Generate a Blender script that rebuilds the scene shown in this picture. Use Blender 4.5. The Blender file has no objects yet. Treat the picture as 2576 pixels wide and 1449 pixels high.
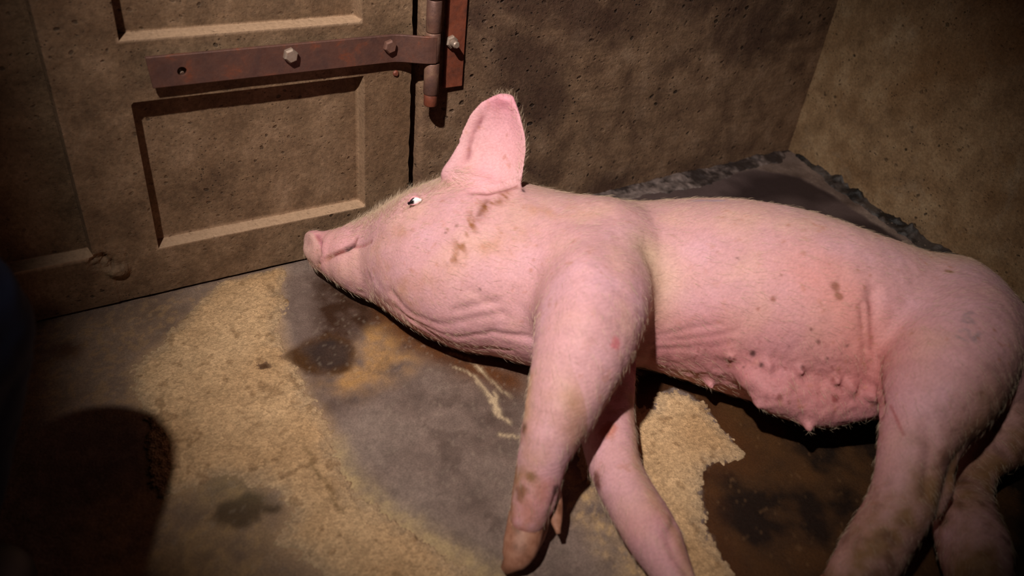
import bpy, bmesh, math, random
import numpy as np
import openvdb as vdb
from mathutils import Vector, Matrix

random.seed(7)
rng = np.random.default_rng(7)
SC = bpy.context.scene
COL = SC.collection

# ------------------------------------------------------------------ camera
W, H, FPX = 2576, 1449, 1962.0
CAM_H = 0.9
_dv = np.array([-342, 2752.5, FPX]); _dv /= np.linalg.norm(_dv)
_dA = np.array([3412, -974.5, FPX]); _dA -= _dv * _dA.dot(_dv); _dA /= np.linalg.norm(_dA)
_dB = np.cross(_dv, _dA)
ROT = np.stack([_dA, -_dB, -_dv])            # columns: camera right, down, forward in world axes
CAM = np.array([0.0, 0.0, CAM_H])
cam_d = bpy.data.cameras.new('camera')
cam = bpy.data.objects.new('camera', cam_d); COL.objects.link(cam)
cam_d.sensor_fit = 'HORIZONTAL'; cam_d.sensor_width = 36.0; cam_d.lens = FPX / W * 36.0
cam_d.clip_start = 0.02; cam_d.clip_end = 50
M4 = Matrix.Identity(4)
for i in range(3):
    M4[i][0] = ROT[i, 0]; M4[i][1] = -ROT[i, 1]; M4[i][2] = -ROT[i, 2]; M4[i][3] = CAM[i]
cam.matrix_world = M4
cam_d.dof.use_dof = True; cam_d.dof.focus_distance = 1.5; cam_d.dof.aperture_fstop = 2.8
SC.camera = cam

# ------------------------------------------------------------------ light and exposure
world = bpy.data.worlds.new('dark_stall_air'); SC.world = world; world.use_nodes = True
world.node_tree.nodes['Background'].inputs[0].default_value = (1.0, 0.72, 0.52, 1)
world.node_tree.nodes['Background'].inputs[1].default_value = 0.0015
SC.view_settings.view_transform = 'Standard'; SC.view_settings.look = 'None'
SC.view_settings.gamma = 1.0; SC.view_settings.exposure = 0.0
SC.view_settings.use_curve_mapping = False
LAMP = Vector((-0.5, 0.15, 2.05))
lamp_d = bpy.data.lights.new('head_torch_light', 'SPOT')
lamp_d.energy = 345; lamp_d.color = (1.0, 0.93, 0.86); lamp_d.shadow_soft_size = 0.032
lamp_d.spot_size = math.radians(45); lamp_d.spot_blend = 1.0
lamp = bpy.data.objects.new('head_torch_light', lamp_d); COL.objects.link(lamp)
lamp.location = LAMP
lamp.rotation_euler = (Vector((0.84, 1.03, 0.18)) - LAMP).to_track_quat('-Z', 'Y').to_euler()

# ------------------------------------------------------------------ measuring helpers
def ray(u, v):
    r = ROT @ np.array([u - W / 2, v - H / 2, FPX]); return r / np.linalg.norm(r)
def on_floor(u, v, z=0.0):
    r = ray(u, v); return CAM + r * ((z - CAM_H) / r[2])
def on_back(u, v, Y=1.278):
    r = ray(u, v); return CAM + r * (Y / r[1])
def fpoly(pts):
    return np.array([on_floor(*p)[:2] for p in pts])
def ball(p1, p2, z=None, k=0.95, s=1.0):
    """ball (flattened by s along z) whose sides touch the two sight lines, centre at height z or resting on the floor"""
    def sr(p):
        r = ray(*p) * np.array([1, 1, 1 / s]); return r / np.linalg.norm(r)
    a, b = sr(p1), sr(p2); u = a + b; u /= np.linalg.norm(u)
    sa = math.sqrt(max(0.0, (1 - a.dot(b)) / 2))
    hh = CAM_H / s
    d = hh / (k * sa - u[2]) if z is None else (hh - z / s) / (-u[2])
    c = np.array([0, 0, hh]) + d * u
    return np.array([c[0], c[1], c[2] * s, d * sa])

# ------------------------------------------------------------------ noise in numpy
def _hash(ix, iy, iz, seed):
    h = (ix.astype(np.int64) * 374761393 + iy.astype(np.int64) * 668265263 + iz.astype(np.int64) * 2147483647 + seed * 974711) & 0xFFFFFFFF
    h = ((h ^ (h >> 13)) * 1274126177) & 0xFFFFFFFF
    h = h ^ (h >> 16)
    return (h & 0xFFFF).astype(np.float32) / 65535.0
def vnoise(p, seed=0):
    p = np.asarray(p, dtype=np.float64)
    if p.shape[1] == 2: p = np.concatenate([p, np.zeros((len(p), 1))], 1)
    f = np.floor(p); t = p - f; t = t * t * (3 - 2 * t); i = f.astype(np.int64)
    out = np.zeros(len(p))
    for dx in (0, 1):
        wx = t[:, 0] if dx else 1 - t[:, 0]
        for dy in (0, 1):
            wy = t[:, 1] if dy else 1 - t[:, 1]
            for dz in (0, 1):
                wz = t[:, 2] if dz else 1 - t[:, 2]
                out += wx * wy * wz * _hash(i[:, 0] + dx, i[:, 1] + dy, i[:, 2] + dz, seed)
    return out * 2 - 1
def fbm(p, octaves=4, seed=0, gain=0.5):
    p = np.asarray(p, dtype=np.float64); a, s, out = 1.0, 0.0, 0
    for o in range(octaves):
        out = out + a * vnoise(p * (2 ** o) + 17.3 * o, seed + o); s += a; a *= gain
    return out / s
def sstep(a, b, x):
    t = np.clip((x - a) / (b - a), 0, 1); return t * t * (3 - 2 * t)
def sd_poly(p, poly):
    """signed distance to a polygon in the plane, negative inside"""
    d = np.full(len(p), 1e9); inside = np.zeros(len(p), bool); n = len(poly)
    for i in range(n):
        a, b = poly[i], poly[(i + 1) % n]; e = b - a; w = p - a
        t = np.clip((w @ e) / max(e @ e, 1e-12), 0, 1)
        d = np.minimum(d, ((w - t[:, None] * e) ** 2).sum(1))
        c = ((a[1] > p[:, 1]) != (b[1] > p[:, 1]))
        with np.errstate(divide='ignore', invalid='ignore'):
            xi = a[0] + (p[:, 1] - a[1]) * e[0] / (e[1] if e[1] else 1e-12)
        inside ^= c & (p[:, 0] < xi)
    d = np.sqrt(d); return np.where(inside, -d, d)
def d_line(p, line):
    d = np.full(len(p), 1e9)
    for a, b in zip(line[:-1], line[1:]):
        e = b - a; w = p - a
        t = np.clip((w @ e) / max(e @ e, 1e-12), 0, 1)
        d = np.minimum(d, ((w - t[:, None] * e) ** 2).sum(1))
    return np.sqrt(d)
def srgb(r, g, b):
    c = np.array([r, g, b]) / 255.0
    return np.where(c <= 0.04045, c / 12.92, ((c + 0.055) / 1.055) ** 2.4)

# ------------------------------------------------------------------ object helpers
def tag(o, label=None, cat=None, group=None, kind=None):
    if label: o['label'] = label
    if cat: o['category'] = cat
    if group: o['group'] = group
    if kind: o['kind'] = kind
    return o
def empty(name, loc):
    o = bpy.data.objects.new(name, None); o.location = loc; o.empty_display_size = 0.05
    COL.objects.link(o); return o
def mesh_obj(name, verts, faces, m, parent=None, smooth=True):
    me = bpy.data.meshes.new(name); me.from_pydata([tuple(v) for v in verts], [], [tuple(f) for f in faces]); me.update()
    return link(name, me, m, parent, smooth)
def link(name, me, m, parent=None, smooth=True):
    if smooth: me.polygons.foreach_set('use_smooth', [True] * len(me.polygons))
    o = bpy.data.objects.new(name, me); COL.objects.link(o)
    if m: me.materials.append(m)
    if parent:
        o.parent = parent
        bpy.context.view_layer.update()
        o.matrix_parent_inverse = parent.matrix_world.inverted()
    return o
def bm_obj(name, bm, m, parent=None, smooth=False):
    bmesh.ops.recalc_face_normals(bm, faces=bm.faces)
    me = bpy.data.meshes.new(name); bm.to_mesh(me); bm.free()
    return link(name, me, m, parent, smooth)
def grid_mesh(name, X, Y, Z, keep=None):
    """height field as a mesh; X, Y, Z are 2-D arrays"""
    ny, nx = X.shape
    idx = np.arange(nx * ny).reshape(ny, nx)
    q = np.stack([idx[:-1, :-1], idx[:-1, 1:], idx[1:, 1:], idx[1:, :-1]], -1).reshape(-1, 4)
    co = np.stack([X, Y, Z], -1).reshape(-1, 3)
    if keep is not None:
        k = keep.reshape(-1); q = q[k[q].any(1)]
        used = np.zeros(len(co), bool); used[q.ravel()] = True
        remap = np.cumsum(used) - 1; q = remap[q]; co = co[used]
    else: used = np.ones(len(co), bool)
    return np_mesh(name, co, q), used
def np_mesh(name, co, quads):
    me = bpy.data.meshes.new(name)
    me.vertices.add(len(co)); me.vertices.foreach_set('co', np.asarray(co, np.float32).ravel())
    n = len(quads); me.loops.add(n * 4); me.polygons.add(n)
    me.loops.foreach_set('vertex_index', np.asarray(quads, np.int32).ravel())
    me.polygons.foreach_set('loop_start', np.arange(0, n * 4, 4, dtype=np.int32))
    me.update(calc_edges=True); me.validate(); return me
def set_col(me, name, rgb, a=None):
    at = me.attributes.new(name, 'FLOAT_COLOR', 'POINT')
    c = np.ones((len(rgb), 4), np.float32); c[:, :3] = rgb
    if a is not None: c[:, 3] = a
    at.data.foreach_set('color', c.ravel())
def set_val(me, name, v):
    at = me.attributes.new(name, 'FLOAT', 'POINT'); at.data.foreach_set('value', np.asarray(v, np.float32))
def add_box(bm, lo, hi, bevel=0.0):
    vs = [bm.verts.new((x, y, z)) for x in (lo[0], hi[0]) for y in (lo[1], hi[1]) for z in (lo[2], hi[2])]
    fs = [bm.faces.new([vs[i] for i in f]) for f in ((0, 1, 3, 2), (4, 6, 7, 5), (0, 4, 5, 1), (2, 3, 7, 6), (0, 2, 6, 4), (1, 5, 7, 3))]
    bmesh.ops.recalc_face_normals(bm, faces=fs)
    if bevel:
        ed = list({e for f in fs for e in f.edges})
        bmesh.ops.bevel(bm, geom=ed, offset=bevel, segments=2, affect='EDGES', profile=0.5)
def loft(bm, rings, cap=True):
    vs = [[bm.verts.new(tuple(p)) for p in r] for r in rings]
    n = len(vs[0])
    for a, b in zip(vs[:-1], vs[1:]):
        for i in range(n): bm.faces.new((a[i], a[(i + 1) % n], b[(i + 1) % n], b[i]))
    if cap: bm.faces.new(vs[0][::-1]); bm.faces.new(vs[-1])
def lathe(bm, base, axis, prof, n=24, phase=0.0):
    axis = np.array(axis, float); axis /= np.linalg.norm(axis)
    u = np.cross(axis, [0, 0, 1.0] if abs(axis[2]) < 0.9 else [1.0, 0, 0]); u /= np.linalg.norm(u); w = np.cross(axis, u)
    rings = [[np.array(base) + axis * t + r * (math.cos(phase + 2 * math.pi * i / n) * u + math.sin(phase + 2 * math.pi * i / n) * w) for i in range(n)] for t, r in prof]
    loft(bm, rings)

# ------------------------------------------------------------------ materials
def new_mat(name):
    m = bpy.data.materials.new(name); m.use_nodes = True
    nt = m.node_tree; bs = nt.nodes['Principled BSDF']; return m, nt, bs
class NB:
    def __init__(s, nt): s.nt = nt
    def n(s, t, **k):
        nd = s.nt.nodes.new(t)
        for a, b in k.items(): setattr(nd, a, b)
        return nd
    def l(s, a, b): s.nt.links.new(a, b)
    def coord(s):
        return s.n('ShaderNodeTexCoord').outputs['Object']
    def noise(s, scale, detail=4, rough=0.55, vec=None, dist=0.0):
        nd = s.n('ShaderNodeTexNoise'); nd.inputs['Scale'].default_value = scale; nd.inputs['Detail'].default_value = detail
        nd.inputs['Roughness'].default_value = rough; nd.inputs['Distortion'].default_value = dist
        s.l(vec if vec is not None else s.coord(), nd.inputs['Vector']); return nd.outputs['Fac']
    def voro(s, scale, vec=None, feature='F1', rnd=1.0):
        nd = s.n('ShaderNodeTexVoronoi'); nd.inputs['Scale'].default_value = scale; nd.feature = feature
        nd.inputs['Randomness'].default_value = rnd
        s.l(vec if vec is not None else s.coord(), nd.inputs['Vector']); return nd
    def ramp(s, fac, stops):
        nd = s.n('ShaderNodeValToRGB'); e = nd.color_ramp.elements
        while len(e) < len(stops): e.new(0.5)
        for el, (p, c) in zip(e, stops):
            el.position = p; el.color = (*c, 1) if len(c) == 3 else c
        s.l(fac, nd.inputs[0]); return nd.outputs[0]
    def fl(s, fac, a, b, lo=0.0, hi=1.0):
        nd = s.n('ShaderNodeMapRange'); nd.clamp = True
        nd.inputs[1].default_value = a; nd.inputs[2].default_value = b; nd.inputs[3].default_value = lo; nd.inputs[4].default_value = hi
        s.l(fac, nd.inputs[0]); return nd.outputs[0]
    def mix(s, fac, a, b, blend='MIX'):
        nd = s.n('ShaderNodeMix'); nd.data_type = 'RGBA'; nd.blend_type = blend
        for v, i in ((fac, 0), (a, 6), (b, 7)):
            if hasattr(v, 'is_output'): s.l(v, nd.inputs[i])
            else: nd.inputs[i].default_value = v if i == 0 else (*v, 1)
        return nd.outputs[2]
    def math(s, op, a, b=0.0):
        nd = s.n('ShaderNodeMath', operation=op)
        for v, i in ((a, 0), (b, 1)):
            if hasattr(v, 'is_output'): s.l(v, nd.inputs[i])
            else: nd.inputs[i].default_value = v
        return nd.outputs[0]
    def bump(s, hgt, strength, dist, normal=None):
        nd = s.n('ShaderNodeBump'); nd.inputs['Strength'].default_value = strength; nd.inputs['Distance'].default_value = dist
        s.l(hgt, nd.inputs['Height'])
        if normal is not None: s.l(normal, nd.inputs['Normal'])
        return nd.outputs[0]
    def attr(s, name):
        nd = s.n('ShaderNodeAttribute'); nd.attribute_name = name; return nd

def concrete(name, c_lo, c_mid, c_hi, stain, pit_scale=55, pit=0.10, bump=0.5, patch=2.2, streak=0.0, rough=0.75, patch_at=(0.50, 0.70), pale=None, edge_light_col=None):
    m, nt, bs = new_mat(name); b = NB(nt); co = b.coord()
    big = b.noise(patch, 6, 0.6, co, 0.6); mid = b.noise(14, 6, 0.65, co); fine = b.noise(160, 4, 0.7, co)
    col = b.ramp(mid, [(0.3, c_lo), (0.52, c_mid), (0.75, c_hi)])
    col = b.mix(b.fl(big, patch_at[0], patch_at[1], 0, 0.8), col, stain)
    if pale is not None:
        col = b.mix(b.fl(b.noise(5.5, 6, 0.7, co, 1.0), 0.55, 0.8, 0, 0.6), col, pale)
    g = b.fl(fine, 0.25, 0.75, 0.62, 1.32)
    gc = b.n('ShaderNodeCombineColor')
    for i in range(3): b.l(g, gc.inputs[i])
    col = b.mix(1.0, col, gc.outputs[0], 'MULTIPLY')
    if streak:
        ms = b.n('ShaderNodeMapping'); ms.inputs['Scale'].default_value = (1.5, 1.5, 26); b.l(co, ms.inputs[0])
        col = b.mix(b.fl(b.noise(4, 4, 0.6, ms.outputs[0]), 0.5, 0.75, 0, streak), col, tuple(0.45 * c for c in c_mid))
    # pits: voronoi cells thinned by noise
    mp = b.n('ShaderNodeMapping'); mp.inputs['Scale'].default_value = (1, 1, 1.25); b.l(co, mp.inputs[0])
    dv = b.n('ShaderNodeVectorMath', operation='ADD'); nz = b.n('ShaderNodeTexNoise'); nz.inputs['Scale'].default_value = 40; nz.inputs['Detail'].default_value = 3
    b.l(co, nz.inputs['Vector']); sc = b.n('ShaderNodeVectorMath', operation='SCALE'); sc.inputs['Scale'].default_value = 0.018
    b.l(nz.outputs['Color'], sc.inputs[0]); b.l(mp.outputs[0], dv.inputs[0]); b.l(sc.outputs[0], dv.inputs[1])
    v1 = b.voro(pit_scale, dv.outputs[0]); v2 = b.voro(pit_scale * 2.4, dv.outputs[0])
    cell = b.n('ShaderNodeSeparateColor'); b.l(v1.outputs['Color'], cell.inputs[0])
    cell2 = b.n('ShaderNodeSeparateColor'); b.l(v2.outputs['Color'], cell2.inputs[0])
    rad1 = b.fl(cell.outputs[0], 0.62, 1.0, 0.0, 0.36); rad2 = b.fl(cell2.outputs[0], 0.5, 1.0, 0.0, 0.36)
    p1 = b.fl(b.math('SUBTRACT', v1.outputs['Distance'], rad1), -0.12, 0.02, 1, 0)
    p2 = b.fl(b.math('SUBTRACT', v2.outputs['Distance'], rad2), -0.12, 0.02, 1, 0)
    where = b.fl(b.noise(6, 3, 0.6, co), 0.42, 0.62, 0.2, 1.0)
    pits = b.math('MULTIPLY', b.math('MAXIMUM', p1, p2), where)
    col = b.mix(b.math('MULTIPLY', pits, pit * 6), col, tuple(0.16 * c for c in c_lo))
    if edge_light_col is not None: col = b.mix(b.math('MULTIPLY', b.attr('edge_light').outputs['Fac'], b.fl(fine, 0.3, 0.6, 0.55, 0.95)), col, edge_light_col)  # painted light: paler colour on panel edges that face the lamp
    b.l(col, bs.inputs['Base Color'])
    h = b.math('ADD', b.math('MULTIPLY', mid, 0.9), b.math('MULTIPLY', fine, 0.5))
    h = b.math('SUBTRACT', h, b.math('MULTIPLY', pits, 1.6))
    b.l(b.bump(h, bump, 0.006), bs.inputs['Normal'])
    bs.inputs['Roughness'].default_value = rough; bs.inputs['Specular IOR Level'].default_value = 0.3
    return m

MAT = {}
MAT['door'] = concrete('brown_cast_concrete', srgb(88, 66, 48), srgb(118, 92, 69), srgb(140, 112, 88), srgb(98, 70, 48), pit_scale=78, pit=0.12, bump=0.4, edge_light_col=srgb(170, 139, 112))
MAT['wall_back'] = concrete('stained_wall_concrete', srgb(84, 60, 45), srgb(120, 92, 70), srgb(142, 114, 92), srgb(62, 40, 31), streak=0.5, pit_scale=52, pit=0.15, bump=0.6, patch=3.1, patch_at=(0.47, 0.6))
MAT['wall_right'] = concrete('tan_wall_concrete', srgb(104, 79, 55), srgb(134, 106, 77), srgb(156, 131, 101), srgb(112, 80, 50), pit_scale=60, pit=0.15, bump=0.5, patch=4.0, pale=srgb(148, 132, 112))

def rust(name, dark, mid, bright, metal=0.35, rough=0.6):
    m, nt, bs = new_mat(name); b = NB(nt); co = b.coord()
    n1 = b.noise(26, 6, 0.65, co, 0.5); n2 = b.noise(90, 4, 0.7, co)
    col = b.ramp(n1, [(0.36, dark), (0.56, mid), (0.78, bright)])
    col = b.mix(b.fl(n2, 0.55, 0.75, 0, 0.5), col, tuple(0.5 * c for c in dark))
    b.l(col, bs.inputs['Base Color']); bs.inputs['Metallic'].default_value = metal
    b.l(b.fl(n2, 0.3, 0.7, rough - 0.12, rough + 0.2), bs.inputs['Roughness'])
    b.l(b.bump(n2, 0.35, 0.002), bs.inputs['Normal']); return m
MAT['rust_strap'] = rust('dark_rusted_steel', srgb(86, 58, 51), srgb(100, 66, 55), srgb(142, 72, 42))
MAT['rust_plate'] = rust('red_rusted_steel', srgb(92, 48, 34), srgb(122, 62, 42), srgb(140, 76, 54), 0.15)
MAT['rust_pin'] = rust('worn_rusted_steel', srgb(96, 68, 60), srgb(118, 84, 72), srgb(150, 116, 92), 0.4, 0.5)
MAT['bolt'] = rust('dull_bolt_steel', srgb(134, 112, 98), srgb(150, 130, 116), srgb(160, 120, 92), 0.4, 0.5)
MAT['bolt_rusty'] = rust('rusty_bolt_steel', srgb(104, 74, 64), srgb(122, 82, 68), srgb(140, 92, 70), 0.3, 0.55)

# ------------------------------------------------------------------ the setting
YB = 1.278                       # face of the back wall and of the door
def rough_panel(name, origin, ux, uz, w, hgt, nrm, thick, m, amp, nx, nz, seed, edge=None):
    """a cast concrete slab: uneven front face, straight sides and back"""
    origin, ux, uz, nrm = map(np.array, (origin, ux, uz, nrm))
    s, t = np.meshgrid(np.linspace(0, 1, nx), np.linspace(0, 1, nz))
    off = amp * fbm(np.stack([s.ravel() * w * 7, t.ravel() * hgt * 7], 1), 5, seed).reshape(s.shape)
    sw = s * w
    if edge is not None: sw = sw + edge(t * hgt) * (1 - s) ** 6
    off = off - (0.009 * (1 - np.clip(s * w / 0.011, 0, 1)) ** 2 if edge is not None else 0)
    P = origin + sw[..., None] * ux + (t * hgt)[..., None] * uz + off[..., None] * nrm
    co = P.reshape(-1, 3); ids = np.arange(nx * nz).reshape(nz, nx)
    q = np.stack([ids[:-1, :-1], ids[:-1, 1:], ids[1:, 1:], ids[1:, :-1]], -1).reshape(-1, 4)
    ring = np.concatenate([ids[0, :], ids[1:, -1], ids[-1, -2::-1], ids[-2:0:-1, 0]])
    n0 = len(co); back = co[ring] - nrm * thick; co = np.concatenate([co, back]); nr = len(ring)
    k = np.arange(nr); side = np.stack([ring[k], n0 + k, n0 + (k + 1) % nr, ring[(k + 1) % nr]], -1)
    me = np_mesh(name, co, np.concatenate([q, side])); return link(name, me, m)
WH = 0.95
def gap_edge(z): return 0.0018 * fbm(np.stack([np.ravel(z) * 40, 0 * np.ravel(z)], 1), 3, 5).reshape(np.shape(z))
wall_back = rough_panel('wall_back', (0.6665, YB, -0.02), (1, 0, 0), (0, 0, 1), 1.35, WH, (0, -1, 0), 0.12, MAT['wall_back'], 0.0035, 220, 160, 3, gap_edge)
tag(wall_back, kind='structure')
# the right wall runs from the corner towards the camera, turned a little inwards
PB0, PB1 = np.array([1.868, 1.285]), np.array([1.755, 0.45])
db = (PB1 - PB0) / np.linalg.norm(PB1 - PB0); nb = np.array([db[1], -db[0]])
if nb[0] > 0: nb = -nb
wall_right = rough_panel('wall_right', (PB0[0] - db[0] * 0.03, PB0[1] - db[1] * 0.03, -0.02), (db[0], db[1], 0), (0, 0, 1), 1.6, WH, (nb[0], nb[1], 0), 0.12, MAT['wall_right'], 0.004, 220, 160, 11)
tag(wall_right, kind='structure')

def panel_door():
    """concrete door with sunk, bevel-edged panels, front face built as a grid of strips"""
    x0, x1, z0, z1 = -0.95, 0.645, 0.004, 0.93
    pan = [(-0.42, 0.0555, 0.106, 0.80), (0.1585, 0.5505, 0.0955, 0.368), (0.1585, 0.5475, 0.4655, 0.80)]
    dep, bv = 0.026, 0.004
    bm = bmesh.new()
    nx, nz = 400, 232
    X, Z = np.meshgrid(np.linspace(x0, x1, nx), np.linspace(z0, z1, nz))
    # snap grid lines to the panel edges so the bevels stay crisp
    xs = np.linspace(x0, x1, nx); zs = np.linspace(z0, z1, nz)
    def snap(a, vals):
        for v in vals: a[np.argmin(abs(a - v))] = v
        return np.sort(a)
    xs = snap(xs, [v for p in pan for v in (p[0], p[0] + bv, p[1] - bv, p[1])])
    zs = snap(zs, [v for p in pan for v in (p[2], p[2] + bv, p[3] - bv, p[3])])
    X, Z = np.meshgrid(xs, zs)
    D = np.zeros_like(X)
    for a, b, c, d in pan:
        e = np.minimum(np.minimum(X - a, b - X), np.minimum(Z - c, d - Z))
        D = np.maximum(D, dep * np.clip(e / bv, 0, 1))
    P = np.stack([X.ravel(), Z.ravel()], 1)
    rough = 0.0016 * fbm(P * 9, 5, 21) + 0.0007 * fbm(P * 60, 3, 22)
    # the stile is bowed by a hair where two casting boards met
    rough += 0.0016 * (P[:, 0] < 0.078) * (P[:, 1] < 0.1)
    # broken lump at the lower corner of the left panel
    cx, cz = 0.066, 0.092; rr = np.hypot(P[:, 0] - cx, (P[:, 1] - cz) * 1.1)
    chip = sstep(0.024, 0.006, rr + 0.008 * fbm(P * 90, 3, 8))
    Dv = D.ravel() - rough + chip * 0.013 * (0.6 + 0.8 * fbm(P * 120, 2, 9))
    rr2 = np.hypot((P[:, 0] - 0.088) / 1.5, P[:, 1] - 0.068)
    Dv -= 0.010 * sstep(0.016, 0.004, rr2 + 0.004 * fbm(P * 90, 3, 4))
    Xj = P[:, 0] + np.where(P[:, 0] > 0.63, 0.002 * fbm(np.stack([P[:, 1] * 45, 0 * P[:, 1]], 1), 3, 31), 0)
    co = np.stack([Xj, YB + Dv, P[:, 1]], 1); ids = np.arange(len(co)).reshape(X.shape)
    q = np.stack([ids[:-1, :-1], ids[:-1, 1:], ids[1:, 1:], ids[1:, :-1]], -1).reshape(-1, 4)
    ring = np.concatenate([ids[0, :], ids[1:, -1], ids[-1, -2::-1], ids[-2:0:-1, 0]])
    n0 = len(co); back = co[ring].copy(); back[:, 1] = YB + 0.075; co = np.concatenate([co, back]); nr = len(ring); k = np.arange(nr)
    side = np.stack([ring[k], n0 + k, n0 + (k + 1) % nr, ring[(k + 1) % nr]], -1)
    bm.free()
    edge_light = np.zeros(len(co))  # mask for the light painted on panel ledges and right-hand bevels
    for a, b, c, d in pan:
        edge_light[:n0] = np.maximum(edge_light[:n0], (P[:, 1] < c + bv + 0.0005) * (P[:, 1] > c - 0.0005) * (P[:, 0] > a - .001) * (P[:, 0] < b + .001))
        edge_light[:n0] = np.maximum(edge_light[:n0], (0.3 if a > 0 else 0.08) * (P[:, 0] > b - bv - .0005) * (P[:, 0] < b + .001) * (P[:, 1] > c) * (P[:, 1] < d))
    me = np_mesh('door_1', co, np.concatenate([q, side])); set_val(me, 'edge_light', edge_light)
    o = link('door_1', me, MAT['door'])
    return tag(o, kind='structure')
door = panel_door()
door.data.polygons.foreach_set('use_smooth', [False] * len(door.data.polygons))

# ------------------------------------------------------------------ floor
MEAL = fpoly([(560, 705), (640, 690), (716, 672), (722, 690), (706, 735), (708, 800), (722, 865), (762, 940), (790, 1000), (822, 1062), (846, 1130), (868, 1190), (905, 1250), (985, 1300), (1060, 1352), (1150, 1400), (1225, 1450), (1240, 1500), (880, 1500), (760, 1420), (690, 1370), (730, 1290), (700, 1215), (630, 1212), (560, 1192), (500, 1220), (400, 1240), (370, 1100), (325, 985), (325, 925), (400, 870), (470, 800)])
MEAL2 = fpoly([(1440, 1150), (1560, 1000), (1605, 1030), (1640, 1025), (1655, 985), (1700, 975), (1770, 1008), (1800, 1060), (1850, 1112), (1872, 1145), (1800, 1165), (1758, 1190), (1780, 1260), (1776, 1320), (1810, 1390), (1850, 1460), (1860, 1540), (1640, 1540), (1600, 1400), (1560, 1300), (1500, 1230), (1455, 1195)])
WET = fpoly([(1560, 960), (1600, 940), (2400, 950), (2700, 1000), (2900, 1700), (1960, 1700), (1850, 1460), (1810, 1390), (1776, 1320), (1780, 1260), (1758, 1190), (1800, 1165), (1872, 1145), (1850, 1112), (1800, 1060), (1770, 1008), (1700, 975), (1655, 985), (1640, 1025), (1605, 1030)])
def floor_layers(P):
    warp = np.stack([fbm(P * 16, 4, 41), fbm(P * 16, 4, 42)], 1)
    w1 = P + 0.012 * warp; w2 = P + 0.006 * np.stack([fbm(P * 70, 3, 43), fbm(P * 70, 3, 44)], 1) + 0.006 * warp
    return w1, w2
def poly_amt(P, pts, soft):
    return sstep(soft, -soft, sd_poly(P, fpoly(pts)))
def build_floor():
    xs = np.linspace(-0.75, 2.05, 620); ys = np.linspace(-0.4, 1.42, 414)
    X, Y = np.meshgrid(xs, ys); P = np.stack([X.ravel(), Y.ravel()], 1)
    w1, w2 = floor_layers(P)
    n1 = fbm(P * 9, 5, 51); n2 = fbm(P * 45, 4, 52); n3 = fbm(P * 110, 3, 53)
    grey = srgb(110, 91, 82); greyd = srgb(76, 58, 50); greyl = srgb(134, 116, 105)
    col = grey + np.clip(-n1 - 0.05, 0, 1)[:, None] * 1.6 * (greyd - grey) + np.clip(n1, 0, 1)[:, None] * 0.9 * (greyl - grey)
    col = col * (1 + 0.22 * n2 + 0.2 * n3)[:, None]
    wet = np.zeros(len(P))
    def lay(a, c, wv=None):
        nonlocal col, wet
        a = np.clip(a, 0, 1); col = col * (1 - a)[:, None] + np.asarray(c) * a[:, None]
        if wv is not None: wet = wet * (1 - a) + wv * a
    meal_c = srgb(180, 144, 104)
    # thin dust of meal round the heaps and in the left of the stall
    lay(sstep(0.02, -0.02, sd_poly(w1, MEAL)) * 0.6, meal_c)
    lay(poly_amt(w1, [(-100, 860), (330, 760), (560, 705), (480, 800), (330, 930), (450, 1060), (200, 1040), (-100, 1100)], 0.04) * (0.28 + 0.35 * (n3 > 0.18) + 0.15 * n2), srgb(150, 118, 82))
    lay(poly_amt(w1, [(450, 1100), (620, 1180), (740, 1290), (700, 1370), (780, 1460), (700, 1700), (200, 1700), (200, 1300)], 0.04) * (0.48 + 0.4 * n2 + 0.2 * (n3 > 0.2)), srgb(158, 126, 86))
    lay(np.exp(-(d_line(w2, fpoly([(840, 1130), (880, 1210), (960, 1290), (1060, 1350), (1150, 1400), (1260, 1460)])) / 0.022) ** 2) * (0.55 + 0.5 * n3), srgb(176, 150, 108))
    lay(poly_amt(w1, [(1420, 1180), (1500, 1200), (1570, 1330), (1640, 1460), (1560, 1460), (1480, 1330), (1430, 1290)], 0.025) * (0.3 + 0.5 * n2 + 0.4 * (n3 > 0.2)), srgb(170, 138, 98))
    # damp orange meal under the throat, brown seep below the jaw
    lay(poly_amt(w1, [(880, 800), (960, 780), (1080, 860), (1060, 915), (1000, 950), (900, 1000), (800, 960), (890, 900)], 0.03) * (0.62 + 0.9 * n2 + 0.5 * n1), srgb(156, 116, 72))
    lay(np.exp(-(d_line(w1, fpoly([(900, 760), (980, 800), (1060, 860), (1160, 915), (1280, 950)])) / 0.036) ** 2) * 0.95, srgb(84, 46, 18), 0.6)
    lay(poly_amt(w1, [(725, 690), (800, 680), (880, 730), (930, 780), (900, 850), (840, 880), (760, 860), (720, 800)], 0.012) * 0.55, srgb(96, 76, 68), 0.5)
    lay(poly_amt(w2, [(795, 690), (870, 720), (930, 770), (950, 800), (880, 850), (840, 870), (800, 850), (790, 780)], 0.02) * (0.9 + 0.7 * n2), srgb(54, 33, 21), 0.75)
    lay(poly_amt(w2, [(700, 895), (760, 860), (830, 830), (880, 850), (900, 890), (880, 925), (830, 945), (770, 935), (735, 915)], 0.010) * (0.85 + 0.5 * n2), srgb(72, 46, 24), 0.8)
    lay(poly_amt(w2, [(765, 870), (830, 845), (878, 865), (878, 905), (830, 925), (780, 910)], 0.012) * (0.9 + 0.4 * n2), srgb(52, 40, 36), 0.9)
    lay(poly_amt(w2, [(640, 915), (670, 905), (680, 925), (655, 930)], 0.006), srgb(74, 48, 26))
    # dark droppings stains
    lay(poly_amt(w2, [(528, 1300), (540, 1275), (600, 1250), (630, 1235), (660, 1240), (665, 1262), (705, 1262), (712, 1280), (660, 1290), (655, 1315), (600, 1330), (545, 1318)], 0.008) * 0.85, srgb(62, 46, 28))
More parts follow.
